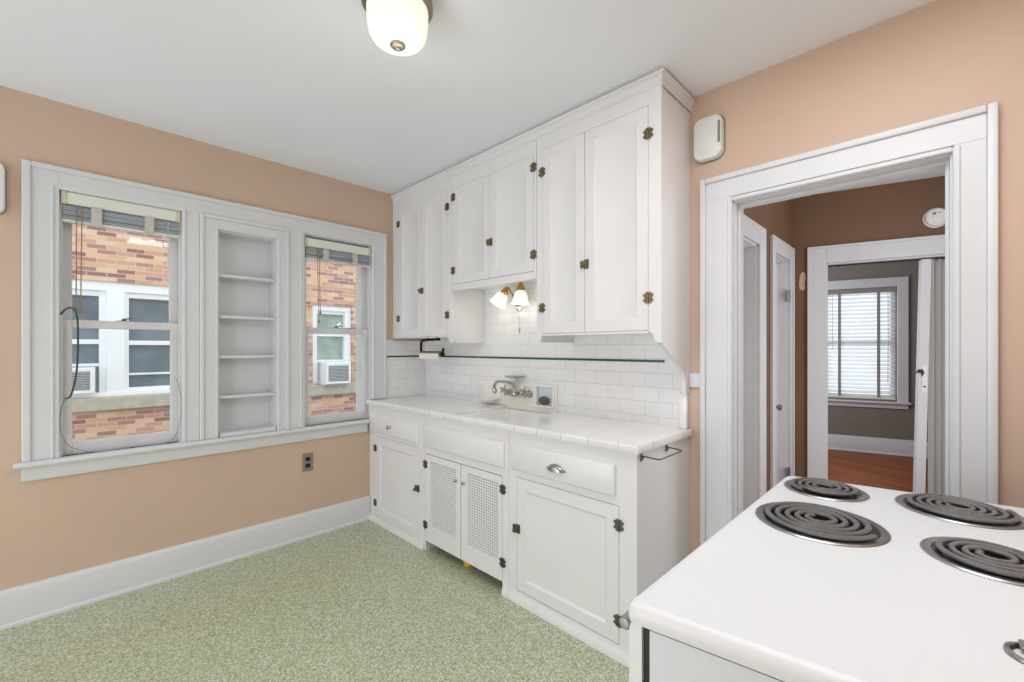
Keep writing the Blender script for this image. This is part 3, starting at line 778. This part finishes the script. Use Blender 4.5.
# ------------------------------------------------------------------ sink wall light
wl = thing('wall_light', 'brass wall light with two frosted bell shades over the sink', 'wall light', (1.13, -.013, 1.66))
bm = B(); lathe(bm, [(.052, 0), (.052, .008), (.040, .018), (.018, .024), (.014, .05), (.010, .056), (0, .057)], (1.125, -.0125, 1.665), (0, -1, 0), 24)
lathe(bm, [(.016, 0), (.022, -.012), (.018, -.024), (.006, -.032), (0, -.034)], (1.21, -.10, 1.600), n=16)
obj('back_plate', bm, M['chrome'], wl)
def shade(top, ax, arm):
    top, ax = Vector(top), Vector(ax).normalized()
    bm = B(); tube(bm, smooth(arm+[tuple(top-ax*.012)], 5), .006, 8); obj('arm', bm, M['brass'], wl)
    bm = B(); lathe(bm, [(.006, -.020), (.012, -.016), (.015, -.004), (.021, .004), (.026, .014), (.026, .030), (.022, .033)], top, ax, 20); so = obj('socket', bm, M['brass'], wl)
    bm = B(); pr = [(.022, .022), (.026, .032), (.037, .046), (.043, .062), (.045, .080), (.049, .096), (.061, .116), (.059, .117), (.047, .096), (.043, .080), (.041, .062), (.035, .046), (.024, .032), (.019, .022)]
    lathe(bm, pr, top, ax, 28, cap=False); obj('lamp_shade', bm, M['shade'], wl)
shade((1.105, -.12, 1.722), (-.58, -.12, -.80), [(1.115, -.05, 1.67), (1.118, -.09, 1.712), (1.115, -.11, 1.735)])
shade((1.245, -.12, 1.732), (-.03, -.05, -1), [(1.135, -.05, 1.67), (1.18, -.09, 1.722), (1.235, -.118, 1.752)])
bm = B(); tube(bm, [(1.21, -.10, 1.568), (1.21, -.10, 1.462)], .0014, 6); lathe(bm, [(.002, 0), (.005, -.004), (.005, -.03), (.003, -.036), (0, -.037)], (1.21, -.10, 1.464), n=10)
obj('pull_chain', bm, M['steel'], wl)

# ------------------------------------------------------------------ ceiling lamp
CLX, CLY = 1.83, -1.37
cl = thing('ceiling_lamp', 'frosted glass drum lamp mounted on the kitchen ceiling', 'ceiling lamp', (CLX, CLY, 2.39))
bm = B(); lathe(bm, [(.114, CEIL), (.118, CEIL-.008), (.115, CEIL-.030), (.121, CEIL-.042), (.121, CEIL-.056), (.112, CEIL-.064), (.100, CEIL-.066)], (CLX, CLY, 0), n=40); obj('rim', bm, M['bronze'], cl)
bm = B(); lathe(bm, [(.103, CEIL-.050), (.105, CEIL-.075), (.104, CEIL-.10), (.102, 2.45), (.097, 2.425), (.086, 2.408), (.066, 2.397), (.04, 2.392), (.018, 2.390), (0, 2.390)], (CLX, CLY, 0), n=40, cap=False); obj('glass_shade', bm, M['dome'], cl)
bm = B(); lathe(bm, [(.0, 2.3925), (.025, 2.392), (.027, 2.386), (.022, 2.381), (.012, 2.379), (.008, 2.373), (0, 2.371)], (CLX, CLY, 0), n=20, cap=False); obj('finial', bm, M['bronze'], cl)

# ================================================================== DOORWAY CASING TO HALL
bm = B()
CX0, CX1, CZ = 2.350, 3.321, 2.145
box(bm, 2.376, 2.492, -.020, 0, 0, 2.035, .002); box(bm, 3.218, 3.295, -.020, 0, 0, 2.035, .002); box(bm, 2.376, 3.295, -.020, 0, 2.035, 2.119, .002)
box(bm, CX0, 2.376, -.032, 0, 0, CZ, .006, 2); box(bm, 3.295, CX1, -.032, 0, 0, CZ, .006, 2); box(bm, 2.376, 3.295, -.032, 0, 2.119, CZ, .006, 2)
box(bm, 2.474, 2.494, -.026, 0, 0, 2.031, .004); box(bm, 3.214, 3.234, -.026, 0, 0, 2.031, .004); box(bm, 2.494, 3.214, -.026, 0, 2.012, 2.031, .004)
struct('trim_9', bm, M['trim'], label='wide white casing around the kitchen doorway', cat='door casing')
bm = B()
box(bm, DX0, DX0+.014, 0, .13, 0, DZ-.014); box(bm, DX1-.014, DX1, 0, .13, 0, DZ-.014); box(bm, DX0, DX1, 0, .13, DZ-.014, DZ)
box(bm, DX0+.014, DX0+.026, .045, .085, 0, DZ-.014, .002); box(bm, DX1-.026, DX1-.014, .045, .085, 0, DZ-.014, .002); box(bm, DX0+.026, DX1-.026, .045, .085, DZ-.026, DZ-.014, .002)
struct('trim_10', bm, M['trim'], label='white jamb lining the kitchen doorway', cat='door jamb')

# ================================================================== HALL
HX = 2.31
A15 = math.radians(15)
XF = Matrix.Translation((HX, 2.02, 0)) @ Matrix.Rotation(A15, 4, 'Z')     # frame of the skewed hall end wall and bedroom
bm = B(); box(bm, 1.6, 3.9, .13, 2.6, -.12, -.002); struct('floor_hall', bm, M['oak'], label='wood hall floor beyond the kitchen doorway', cat='floor')
bm = B(); box(bm, 1.6, 3.9, .13, 2.6, CEIL-.002, CEIL+.11); struct('ceiling_hall', bm, M['ceil'], label='grey hall ceiling seen through the doorway', cat='ceiling')
AY0, AY1, AZ = .36, 1.055, 2.022     # closet-like opening beside the kitchen wall
BY0, BY1, BZ = 1.440, 1.900, 2.030   # narrow closed door
bm = B()
box(bm, HX-.12, HX, .13, AY0, 0, CEIL); box(bm, HX-.12, HX, AY1, BY0, 0, CEIL); box(bm, HX-.12, HX, BY1, 2.02, 0, CEIL)
box(bm, HX-.12, HX, AY0, AY1, AZ, CEIL); box(bm, HX-.12, HX, BY0, BY1, BZ, CEIL)
struct('wall_hall_left', bm, M['brown'], label='brown hall wall with two white doors', cat='wall')
bm = B(); box(bm, 3.75, 3.87, .13, 2.6, 0, CEIL); struct('wall_hall_right', bm, M['brown'], label='brown hall wall out of view', cat='wall')
HS0, HS1, HZ = .227, .985, 2.008
bm = B()
box(bm, -.02, HS0, 0, .12, 0, CEIL); box(bm, HS1, 1.6, 0, .12, 0, CEIL); box(bm, HS0, HS1, 0, .12, HZ, CEIL)
struct('wall_hall_back', bm, M['brown'], xf=XF, label='brown hall end wall around the bedroom doorway', cat='wall')

def casing_y(bm, x, y0, y1, z1, wl_, wr_, wt_):
    """door casing on a wall facing +x"""
    box(bm, x, x+.02, y0-wl_+.019, y0, 0, z1+wt_-.019, .003); box(bm, x, x+.02, y1, y1+wr_-.019, 0, z1+wt_-.019, .003); box(bm, x, x+.02, y0, y1, z1, z1+wt_-.019, .003)
    box(bm, x, x+.023, y1+wr_-.02, y1+wr_, 0, z1+wt_, .003); box(bm, x, x+.023, y0-wl_, y0-wl_+.02, 0, z1+wt_, .003); box(bm, x, x+.023, y0-wl_+.02, y1+wr_-.02, z1+wt_-.02, z1+wt_, .003)
bm = B(); casing_y(bm, HX, AY0, AY1, AZ, .10, .125, .123)
box(bm, HX-.12, HX, AY1-.014, AY1, 0, AZ); box(bm, HX-.12, HX, AY0, AY0+.014, 0, AZ); box(bm, HX-.12, HX, AY0, AY1, AZ-.014, AZ)
struct('trim_11', bm, M['trim'], label='white casing of the first hall door', cat='door casing')
bm = B(); casing_y(bm, HX, BY0, BY1, BZ, .085, .10, .115)
box(bm, HX-.10, HX, BY1-.008, BY1, 0, BZ); box(bm, HX-.10, HX, BY0, BY0+.008, 0, BZ); box(bm, HX-.1, HX, BY0, BY1, BZ-.01, BZ)
struct('trim_12', bm, M['trim'], label='white casing of the narrow hall door', cat='door casing')

d1 = sroot('door_1', (HX-.1, .76, 0), 'white recessed hall door nearest the kitchen', 'door')
bm = B(); panel(bm, (HX-.118, AY0+.016, .008), (0, 1, 0), (0, 0, 1), (1, 0, 0), AY1-AY0-.032, AZ-.026, [(0, 0), (0, .034), (.11, .034), (.12, .024), (.13, .022)]); obj('slab', bm, M['doorgrey'], d1)
bm = B(); box(bm, HX-.084, HX-.081, .848, .883, .86, .97, .001); lathe(bm, [(.010, 0), (.008, .012), (.018, .020), (.018, .030), (.0, .034)], (HX-.082, .865, .935), (1, 0, 0), 16); lathe(bm, [(.006, 0), (.006, .003), (0, .0035)], (HX-.081, .865, .885), (1, 0, 0), 10); obj('door_knob', bm, M['hinge'], d1)
d2 = sroot('door_2', (HX-.05, 1.68, 0), 'narrow white hall door with a brass knob', 'door')
bm = B(); panel(bm, (HX-.104, BY0+.010, .008), (0, 1, 0), (0, 0, 1), (1, 0, 0), BY1-BY0-.020, BZ-.022, [(0, 0), (0, .034), (.095, .034), (.105, .024), (.112, .022)]); obj('slab', bm, M['doorgrey'], d2)
bm = B(); lathe(bm, [(.024, 0), (.024, .004), (.009, .008), (.008, .030), (.022, .042), (.025, .052), (.020, .064), (0, .068)], (HX-.070, 1.700, .868), (1, 0, 0), 20); obj('door_knob', bm, M['bronze'], d2)
bm = B(); lathe(bm, [(.009, 0), (.009, .002), (0, .0022)], (HX-.070, 1.66, .80), (1, 0, 0), 12); obj('keyhole', bm, M['black'], d2)
for z in (1.75, .32):
    bm = B(); tube(bm, [(HX+.004, BY1-.006, z-.05), (HX+.004, BY1-.006, z+.05)], .007, 8); box(bm, HX-.02, HX+.002, BY1-.03, BY1-.006, z-.045, z+.045, .001); obj('hinge', bm, M['steel'], d2)

# bedroom doorway casing
bm = B()
for a, b in ((HS0-.108, HS0), (HS1, HS1+.108)): box(bm, a, b, -.02, 0, 0, HZ+.120, .003)
box(bm, HS0, HS1, -.02, 0, HZ, HZ+.120, .003); box(bm, HS0-.126, HS1+.126, -.028, 0, HZ+.118, HZ+.138, .003)
box(bm, HS0-.126, HS0-.106, -.028, 0, 0, HZ+.118, .003)
box(bm, HS0, HS0+.012, 0, .12, 0, HZ); box(bm, HS1-.012, HS1, 0, .12, 0, HZ); box(bm, HS0, HS1, 0, .12, HZ-.012, HZ)
struct('trim_13', bm, M['trim'], xf=XF, label='white casing of the bedroom doorway', cat='door casing')

sm = thing('smoke_detector', 'round white smoke detector over the bedroom doorway', 'smoke detector', XF @ Vector((.878, 0, 2.276)))
bm = B(); lathe(bm, [(.072, 0), (.072, .010), (.066, .016)], (.878, 0, 2.276), (0, -1, 0), 28); obj('base', bm, M['offwhite'], sm, XF)
bm = B(); lathe(bm, [(.062, .016), (.064, .022), (.062, .036), (.050, .042), (.046, .038), (.034, .038), (.030, .043), (0, .045)], (.878, 0, 2.276), (0, -1, 0), 28); obj('cover', bm, M['offwhite'], sm, XF)
bm = B(); lathe(bm, [(.009, .043), (.009, .047), (0, .0475)], (.862, 0, 2.300), (0, -1, 0), 12); lathe(bm, [(.004, .041), (.004, .044), (0, .0445)], (.892, 0, 2.306), (0, -1, 0), 8); obj('test_button', bm, M['slot'], sm, XF)
bm = B(); loft(bm, [[(p[0], y, p[1]) for p in ((.052, 1.81), (.076, 1.80), (.090, 1.815), (.086, 1.86), (.094, 1.91), (.082, 1.955), (.060, 1.945), (.050, 1.91), (.046, 1.85))] for y in (0, -.003)])
struct('trim_14', bm, mat('bare_plaster', (206, 176, 152), .8, var=.08, vscale=25), xf=XF, label='bare pinkish plaster patch on the brown hall wall', cat='patch')

# ================================================================== BEDROOM
BD = 2.79
bm = B(); box(bm, -1.2, 3.2, .12, BD+.15, -.12, 0); struct('floor_bedroom', bm, M['oak'], xf=XF, label='orange wood bedroom floor', cat='floor')
bm = B(); box(bm, -1.2, 3.2, .12, BD+.15, CEIL, CEIL+.12); struct('ceiling_bedroom', bm, M['ceil'], xf=XF, label='bedroom ceiling', cat='ceiling')
BW = (.50, 1.255, .675, 2.095)
bm = B()
box(bm, -1.2, BW[0], BD, BD+.15, 0, CEIL); box(bm, BW[1], 3.2, BD, BD+.15, 0, CEIL); box(bm, BW[0], BW[1], BD, BD+.15, 0, BW[2]); box(bm, BW[0], BW[1], BD, BD+.15, BW[3], CEIL)
struct('wall_bedroom_back', bm, M['mauve'], xf=XF, label='textured mauve grey bedroom wall', cat='wall')
bm = B(); box(bm, -1.3, -1.2, .0, BD+.15, 0, CEIL); struct('wall_bedroom_left', bm, M['mauve'], xf=XF, label='bedroom side wall beyond the hall', cat='wall')
bm = B(); box(bm, 3.2, 3.3, .0, BD+.15, 0, CEIL); struct('wall_bedroom_right', bm, M['mauve'], xf=XF, label='bedroom side wall out of view', cat='wall')
bm = B(); box(bm, -1.2, -.02, .0, .12, 0, CEIL); box(bm, 1.6, 3.2, 0, .12, 0, CEIL); struct('wall_bedroom_front', bm, M['mauve'], xf=XF, label='bedroom wall on the hall side', cat='wall')
bm = B()
prism(bm, [(BD, 0), (BD-.03, 0), (BD-.03, .012), (BD-.02, .02), (BD-.02, .175), (BD-.008, .195), (BD, .195)], 'x', -1.2, 3.2)
struct('baseboard_bedroom', bm, M['trim'], xf=XF, label='white bedroom baseboard under the window', cat='baseboard')
bm = B()
cw = .105
box(bm, BW[0]-cw, BW[0], BD-.02, BD, BW[2]-.02, BW[3]+.115, .003); box(bm, BW[1], BW[1]+cw, BD-.02, BD, BW[2]-.02, BW[3]+.115, .003); box(bm, BW[0], BW[1], BD-.02, BD, BW[3], BW[3]+.115, .003)
box(bm, BW[0]-cw, BW[1]+cw, BD-.026, BD-.01, BW[3]+.10, BW[3]+.115, .003)
box(bm, BW[0]-cw-.02, BW[1]+cw+.02, BD-.05, BD+.02, BW[2]-.042, BW[2]-.018, .004); box(bm, BW[0]-cw, BW[1]+cw, BD-.018, BD, BW[2]-.10, BW[2]-.042, .003)
struct('trim_15', bm, M['trim'], xf=XF, label='white casing and sill of the bedroom window', cat='window trim')
w3 = sroot('window_3', XF @ Vector((.88, BD+.08, BW[2])), 'bedroom window behind the closed blind', 'window')
bm = B()
for a, b in ((BW[0], BW[0]+.05), (BW[1]-.05, BW[1])): box(bm, a, b, BD+.06, BD+.10, BW[2], BW[3])
for a, b in ((BW[2], BW[2]+.06), (1.36, 1.41), (BW[3]-.05, BW[3])): box(bm, BW[0]+.05, BW[1]-.05, BD+.06, BD+.10, a, b)
sf = obj('sash', bm, M['sash'], w3, XF)
bm = B(); box(bm, BW[0]+.05, BW[1]-.05, BD+.078, BD+.082, BW[2]+.06, 1.36); box(bm, BW[0]+.05, BW[1]-.05, BD+.078, BD+.082, 1.41, BW[3]-.05); obj('pane', bm, M['glass'], sf, XF)
bb = thing('venetian_blind', 'lowered white slatted blind with grey tapes in the far bedroom window', 'window blind', XF @ Vector((.88, BD+.02, BW[2])))
bm = B(); box(bm, BW[0]+.006, BW[1]-.006, BD-.004, BD+.044, BW[3]-.06, BW[3]-.002, .004); obj('headrail', bm, mat('grey_headrail', (150, 148, 146), .5), bb, XF)
bm = B(); ns = 27
for k in range(ns):
    z = BW[2]+.045+(BW[3]-.075-BW[2]-.045)*k/(ns-1); a = math.radians(60)
    cyv, szv = .024*math.cos(a), .024*math.sin(a); yc = BD+.022
    prism(bm, [(yc-cyv, z-szv), (yc+cyv, z+szv), (yc+cyv, z+szv+.0015), (yc, z+.004), (yc-cyv, z-szv+.0015)], 'x', BW[0]+.012, BW[1]-.012)
obj('slats', bm, M['slat'], bb, XF)
for x in (.677, 1.075):
    bm = B(); box(bm, x-.016, x+.016, BD-.004, BD-.0025, BW[2]+.03, BW[3]-.06); obj('ladder_tape', bm, mat('bedroom_tape', (150, 148, 146), .8), bb, XF)
bm = B(); box(bm, BW[0]+.01, BW[1]-.01, BD+.002, BD+.042, BW[2]+.006, BW[2]+.026, .003); obj('bottom_rail', bm, M['blind_cream'], bb, XF)
for x, z in ((.60, 1.30), (1.165, .90)):
    bm = B(); tube(bm, [(x, BD-.006, BW[3]-.06), (x+.003, BD-.006, (z+BW[3])/2), (x, BD-.006, z)], .004, 6); obj('pull_cord', bm, M['tape'], bb, XF)

# folding accordion door in the bedroom doorway
ad = sroot('door_3', XF @ Vector((.88, .06, 0)), 'white accordion folding door pushed back in the bedroom doorway', 'door')
bm = B()
loft(bm, [[(x+(-.040+.040*z/2.0), y, z) for x, y in ((.808, .02), (.862, .02), (.862, .085), (.808, .085))] for z in (.02, 1.985)])
lp = obj('lead_post', bm, M['trim'], ad, XF)
bm = B(); box(bm, .806, .838, .0165, .0200, 1.00, 1.20, .001); obj('latch_plate', bm, M['offwhite'], lp, XF)
bm = B(); prism(bm, [(.772, 1.145), (.786, 1.172), (.812, 1.172), (.820, 1.150), (.808, 1.120), (.803, 1.146)], 'y', .006, .0165); lathe(bm, [(.007, 0), (.007, .002), (0, .003)], (.822, .0165, 1.045), (0, -1, 0), 12); obj('latch_handle', bm, M['black'], lp, XF)
for k, (xa, ya, xb, yb) in enumerate(((.852, .062, .872, .018), (.872, .018, .892, .098), (.892, .098, .908, .018), (.908, .018, .926, .098), (.926, .098, .942, .018), (.942, .018, .960, .098))):
    bm = B(); loft(bm, [[(xa, ya, z), (xb, yb, z), (xb+.005, yb, z), (xa+.005, ya, z)] for z in (.02, 1.98)]); obj('fold_panel', bm, M['vinyl'], ad, XF)
bm = B(); box(bm, HS0+.013, HS1-.013, .04, .08, 1.987, 1.995); obj('track', bm, M['black'], ad, XF)

# ================================================================== STOVE
st = thing('stove', 'white enamel electric range with four coil burners beside the doorway', 'stove', (3.15, -.95, 0))
TZ = .910
P0, P1, P2, P3 = (2.810, -1.532), (3.500, -1.432), (3.500, -.380), (2.817, -.500)     # near-left, near-right, far-right, far-left
def quad(ins, r, n=5):
    """rounded outline of the top, inset by ins"""
    pts = [P0, P1, P2, P3]; c = [Vector(p) for p in pts]; out = []
    m = sum(c, Vector((0, 0)))/4
    cc = []
    for i in range(4):
        a = (c[i-1]-c[i]).normalized(); b = (c[(i+1) % 4]-c[i]).normalized(); cc.append(c[i]+(a+b)*ins)
    for i in range(4):
        a = (cc[i-1]-cc[i]).normalized(); b = (cc[(i+1) % 4]-cc[i]).normalized()
        p0, p2 = cc[i]+a*r, cc[i]+b*r
        for k in range(n+1):
            t = k/n; q = (1-t)**2*p0+2*t*(1-t)*cc[i]+t*t*p2; out.append((q.x, q.y))
    return out
lev = lambda ins, r, z: [(x, y, z) for x, y in quad(ins, r)]
bm = B(); loft(bm, [lev(.012, .012, TZ-.034), lev(.002, .02, TZ-.032), lev(0, .022, TZ-.026), lev(0, .022, TZ-.014), lev(.003, .022, TZ-.006), lev(.009, .024, TZ-.0012), lev(.017, .026, TZ)])
obj('cooktop', bm, M['enamel'], st)
# body below: side panels stand a little inside the top
bm = B(); loft(bm, [[(x, y, z) for x, y in ((2.845, -1.512), (3.49, -1.420), (3.49, -.395), (2.845, -.510))] for z in (.03, TZ-.042)])
obj('body', bm, M['enamel_side'], st)
bm = B(); loft(bm, [[(x, y, z) for x, y in ((2.832, -1.506), (3.48, -1.414), (3.48, -.402), (2.832, -.516))] for z in (.0, TZ-.034)])
obj('seal', bm, M['black'], st)
bm = B()
def front_strip(x0, x1, z0, z1, y0=-1.512, y1=-.512):
    loft(bm, [[(x0, y, z0+.012), (x0+.004, y, z0), (x1, y, z0), (x1, y, z1), (x0+.010, y, z1), (x0+.003, y, z1-.006), (x0, y, z1-.016)] for y in (y0, y1)])
front_strip(2.808, 2.831, .20, TZ-.038); od = obj('oven_door', bm, M['enamel'], st)
bm = B(); front_strip(2.808, 2.831, .045, .19); obj('storage_drawer', bm, M['enamel'], st)
bm = B()
HYa, HYb = -1.49, -.54
lathe(bm, [(.0, 0), (.009, .001), (.0115, .004), (.0115, HYb-HYa-.004), (.009, HYb-HYa-.001), (0, HYb-HYa)], (2.784, HYa, .842), (0, 1, 0), 14, cap=False)
for y in (HYa+.04, HYb-.04): box(bm, 2.784, 2.810, y-.012, y+.012, .834, .848, .003)
obj('oven_handle', bm, M['steel'], od)
bm = B(); loft(bm, [[(x, y, z) for x, y in ((3.50+d, -1.432), (3.57, -1.422), (3.57, -.368), (3.50+d, -.380))] for z, d in ((.70, 0), (TZ+.02, 0), (1.02, .01), (1.04, .02))])
bk = obj('backguard', bm, M['enamel'], st)

def burner(cx, cy, R, rot):
    bm = B()
    lathe(bm, [(R-.004, TZ-.002), (R, TZ+.0015), (R-.003, TZ+.004), (R-.012, TZ+.0045), (R-.018, TZ+.002)], (cx, cy, 0), n=44, cap=False)
    t = obj('trim_ring', bm, M['steel'], st)
    bm = B(); lathe(bm, [(R-.016, TZ+.0025), (R-.03, TZ+.0012), (.02, TZ+.0008), (0, TZ+.0008)], (cx, cy, 0), n=44, cap=False)
    obj('drip_pan', bm, M['pan'], t)
    turns = 4.6 if R > .115 else 3.6
    r0, r1 = .018, R-.020; N = int(turns*36); pts = []
    for k in range(N+1):
        a = 2*PI*turns*k/N+rot; r = r0+(r1-r0)*k/N
        pts.append((cx+r*math.cos(a), cy+r*math.sin(a), TZ+.010))
    a = pts[-1]; b = pts[-2]; dv = (Vector(a)-Vector(b)).normalized()
    bm = B(); cr = (r1-r0)/turns*.30
    tube(bm, pts, cr, 8)
    for v in bm.verts: v.co.z = min(v.co.z, TZ+.0135)     # flattened cooking face
    obj('coil', bm, M['coil'], t)
burner(2.940, -.610, .103, .4)
burner(2.974, -.912, .133, 2.2)
burner(3.216, -.566, .123, 3.0)
burner(3.258, -.900, .106, 2.6)
# grey metal vent lid near the frame edge
bm = B(); lathe(bm, [(.028, TZ), (.030, TZ+.002), (.029, TZ+.005), (.024, TZ+.006), (.021, TZ+.003)], (3.276, -1.263, 0), n=28, cap=False)
box(bm, 3.262, 3.296, -1.262, -1.236, TZ+.006, TZ+.010, .002)
obj('oven_vent', bm, M['steel'], st)

# ================================================================== HOUSE NEXT DOOR
XO = -4.5
bm = B(); box(bm, -9, -WALLT, -8, 7, -.75, -.62); struct('ground', bm, M['concrete'], label='driveway strip between the two houses', cat='ground')
hs = thing('brick_house', 'tan and red brick house with white windows across the driveway', 'house', (XO-.5, -.5, -.62))
HW1 = (-2.75, -1.02, .70, 2.19); HW2 = (.76, 1.46, .70, 2.075)
bm = B()
yy = [-6.5, HW1[0], HW1[1], HW2[0], HW2[1], 5.5]
for i in (0, 2, 4): box(bm, XO-.3, XO, yy[i], yy[i+1], -.62, 5.2)
for w in (HW1, HW2): box(bm, XO-.3, XO, w[0], w[1], -.62, w[2]); box(bm, XO-.3, XO, w[0], w[1], w[3], 5.2)
obj('brick_wall', bm, M['brick'], hs)
bm = B(); box(bm, XO-.3, XO+.07, HW1[0]-.1, HW1[1]+.1, HW1[2]-.17, HW1[2], .01); obj('stone_sill', bm, M['stone'], hs)
bm = B(); box(bm, XO-.3, XO+.07, HW2[0]-.1, HW2[1]+.1, HW2[2]-.19, HW2[2], .01); obj('stone_sill', bm, M['stone'], hs)
def house_window(bits, panes, curtain=None):
    bm = B()
    for a, b, z0, z1, x in bits: box(bm, XO-.2, XO-x, a, b, z0, z1, .004)
    f = obj('window_frame', bm, M['housewhite'], hs)
    for a, b, z0, z1, m in panes:
        bm = B(); box(bm, XO-.14, XO-.135, a, b, z0, z1); obj('pane', bm, m, f)
    return f
g, cu = M['houseglass'], M['curtain']
house_window([(HW1[0], HW1[1], 2.07, 2.19, .03), (HW1[0], HW1[1], .70, .755, .0), (-2.75, -2.68, .755, 2.07, .05), (-1.09, -1.02, .755, 2.07, .05), (-1.832, -1.652, .755, 2.07, .02),
              (-1.90, -1.832, .755, 2.07, .06), (-1.652, -1.61, .755, 2.07, .06),
              (-1.61, -1.09, 1.37, 1.43, .07), (-1.61, -1.09, .965, .992, .08), (-1.61, -1.09, .755, .80, .07), (-1.61, -1.09, 2.0, 2.07, .07),
              (-2.68, -1.90, 1.38, 1.44, .07), (-2.68, -1.90, 1.09, 1.13, .07), (-2.68, -1.90, 2.0, 2.07, .07)],
             [(-1.61, -1.09, .80, 2.0, g), (-2.68, -1.90, 1.13, 2.0, g), (-2.68, -1.90, .755, 1.09, cu)])
house_window([(HW2[0], HW2[1], 1.985, 2.075, .03), (HW2[0], .85, .70, 1.985, .04), (1.345, HW2[1], .70, 1.985, .04),
              (.85, 1.345, 1.535, 1.59, .07), (.85, 1.345, 1.07, 1.12, .07), (.85, 1.345, 1.93, 1.985, .07), (.85, 1.345, .70, .73, .07)],
             [(.85, 1.345, 1.12, 1.93, cu), (.85, 1.345, .73, 1.07, M['housewhite'])])
def aircon(label, y0, y1, z0, z1, out, ins=.03):
    r = thing('air_conditioner', label, 'air conditioner', (XO, (y0+y1)/2, z0))
    bm = B(); panel(bm, (XO-ins, y0, z0), (0, 1, 0), (0, 0, 1), (1, 0, 0), y1-y0, z1-z0, [(0, 0), (0, ins+out-.015), (.012, ins+out), (.045, ins+out), (.05, ins+out-.012)])
    obj('case', bm, M['acwhite'], r)
    bm = B(); n = 11
    for k in range(n):
        z = z0+.05+(z1-z0-.10)*k/n; box(bm, XO+out-.0125, XO+out-.004, y0+.05, y1-.05, z, z+(z1-z0-.1)/n*.62)
    obj('grille', bm, M['acgrille'], r)
aircon('white window air conditioner of the brick house, seen through the wide-view window', -2.42, -1.94, .757, 1.086, .10)
aircon('white window air conditioner of the brick house, seen beside the wall cabinets', .905, 1.355, .702, 1.075, .20)

# ================================================================== LIGHT
W = D.worlds.new('daylight'); SC.world = W; W.use_nodes = True
bg = W.node_tree.nodes['Background']; bg.inputs['Color'].default_value = (.90, .95, 1, 1); bg.inputs['Strength'].default_value = 1.9
def area(name, loc, rot, sx, sy, e, col=(1, 1, 1)):
    l = D.lights.new(name, 'AREA'); l.shape = 'RECTANGLE'; l.size = sx; l.size_y = sy; l.energy = e; l.color = col
    o = D.objects.new(name, l); COL.objects.link(o); o.location = loc; o.rotation_euler = rot; return o
def point(name, loc, e, r, col):
    l = D.lights.new(name, 'POINT'); l.energy = e; l.shadow_soft_size = r; l.color = col
    o = D.objects.new(name, l); COL.objects.link(o); o.location = loc; return o
point('ceiling_lamp_light', (CLX, CLY, 2.28), 1.25, .09, (1, .95, .88))
point('wall_light_bulb', (1.02, -.15, 1.585), .22, .03, (1, .95, .88))
point('wall_light_bulb', (1.24, -.13, 1.575), .22, .03, (1, .95, .88))
area('kitchen_rear_fill', (2.3, -3.6, .8), (PI/2, 0, 0), 1.0, 1.3, 22.5, (.96, .98, 1))  # added fill behind the camera; no window is built there
area('kitchen_overhead_fill', (2.9, -1.3, 2.55), (0, 0, 0), .9, .8, 14.5, (.96, .98, 1))  # added overhead fill above the stove, without a fixture
area('doorway_overhead_fill', (3.2, -.75, 2.55), (0, 0, 0), .5, .5, 4, (.96, .98, 1))  # small extra fill added overhead by the doorway, no lamp modelled
area('hall_side_fill', (3.70, 1.1, 1.35), (PI/2, 0, PI/2), 1.2, 2.1, 20.5, (.98, .99, 1))  # invented side fill that brightens the hall from out of view
area('bedroom_side_fill', XF @ Vector((-1.0, 1.5, 1.5)), (PI/2, 0, -PI/2+A15), 1.0, 1.2, 42, (.96, .98, 1))  # unseen fill added to brighten the bedroom; its side wall has no window

# ================================================================== CAMERA
cam = D.cameras.new('camera'); cam.sensor_width = 36; cam.lens = 36*436/1024; cam.shift_y = 7/1024; cam.clip_start = .02
co = D.objects.new('camera', cam); COL.objects.link(co)
co.location = (3.184, -2.178, 1.33); co.rotation_euler = (PI/2, 0, math.radians(44.5))
SC.camera = co
SC.view_settings.view_transform = 'Standard'; SC.view_settings.look = 'None'; SC.view_settings.gamma = 1; SC.view_settings.use_curve_mapping = False
SC.view_settings.exposure = 0.0
SC.cycles.use_denoising = True
SC.cycles.max_bounces = 10; SC.cycles.diffuse_bounces = 6
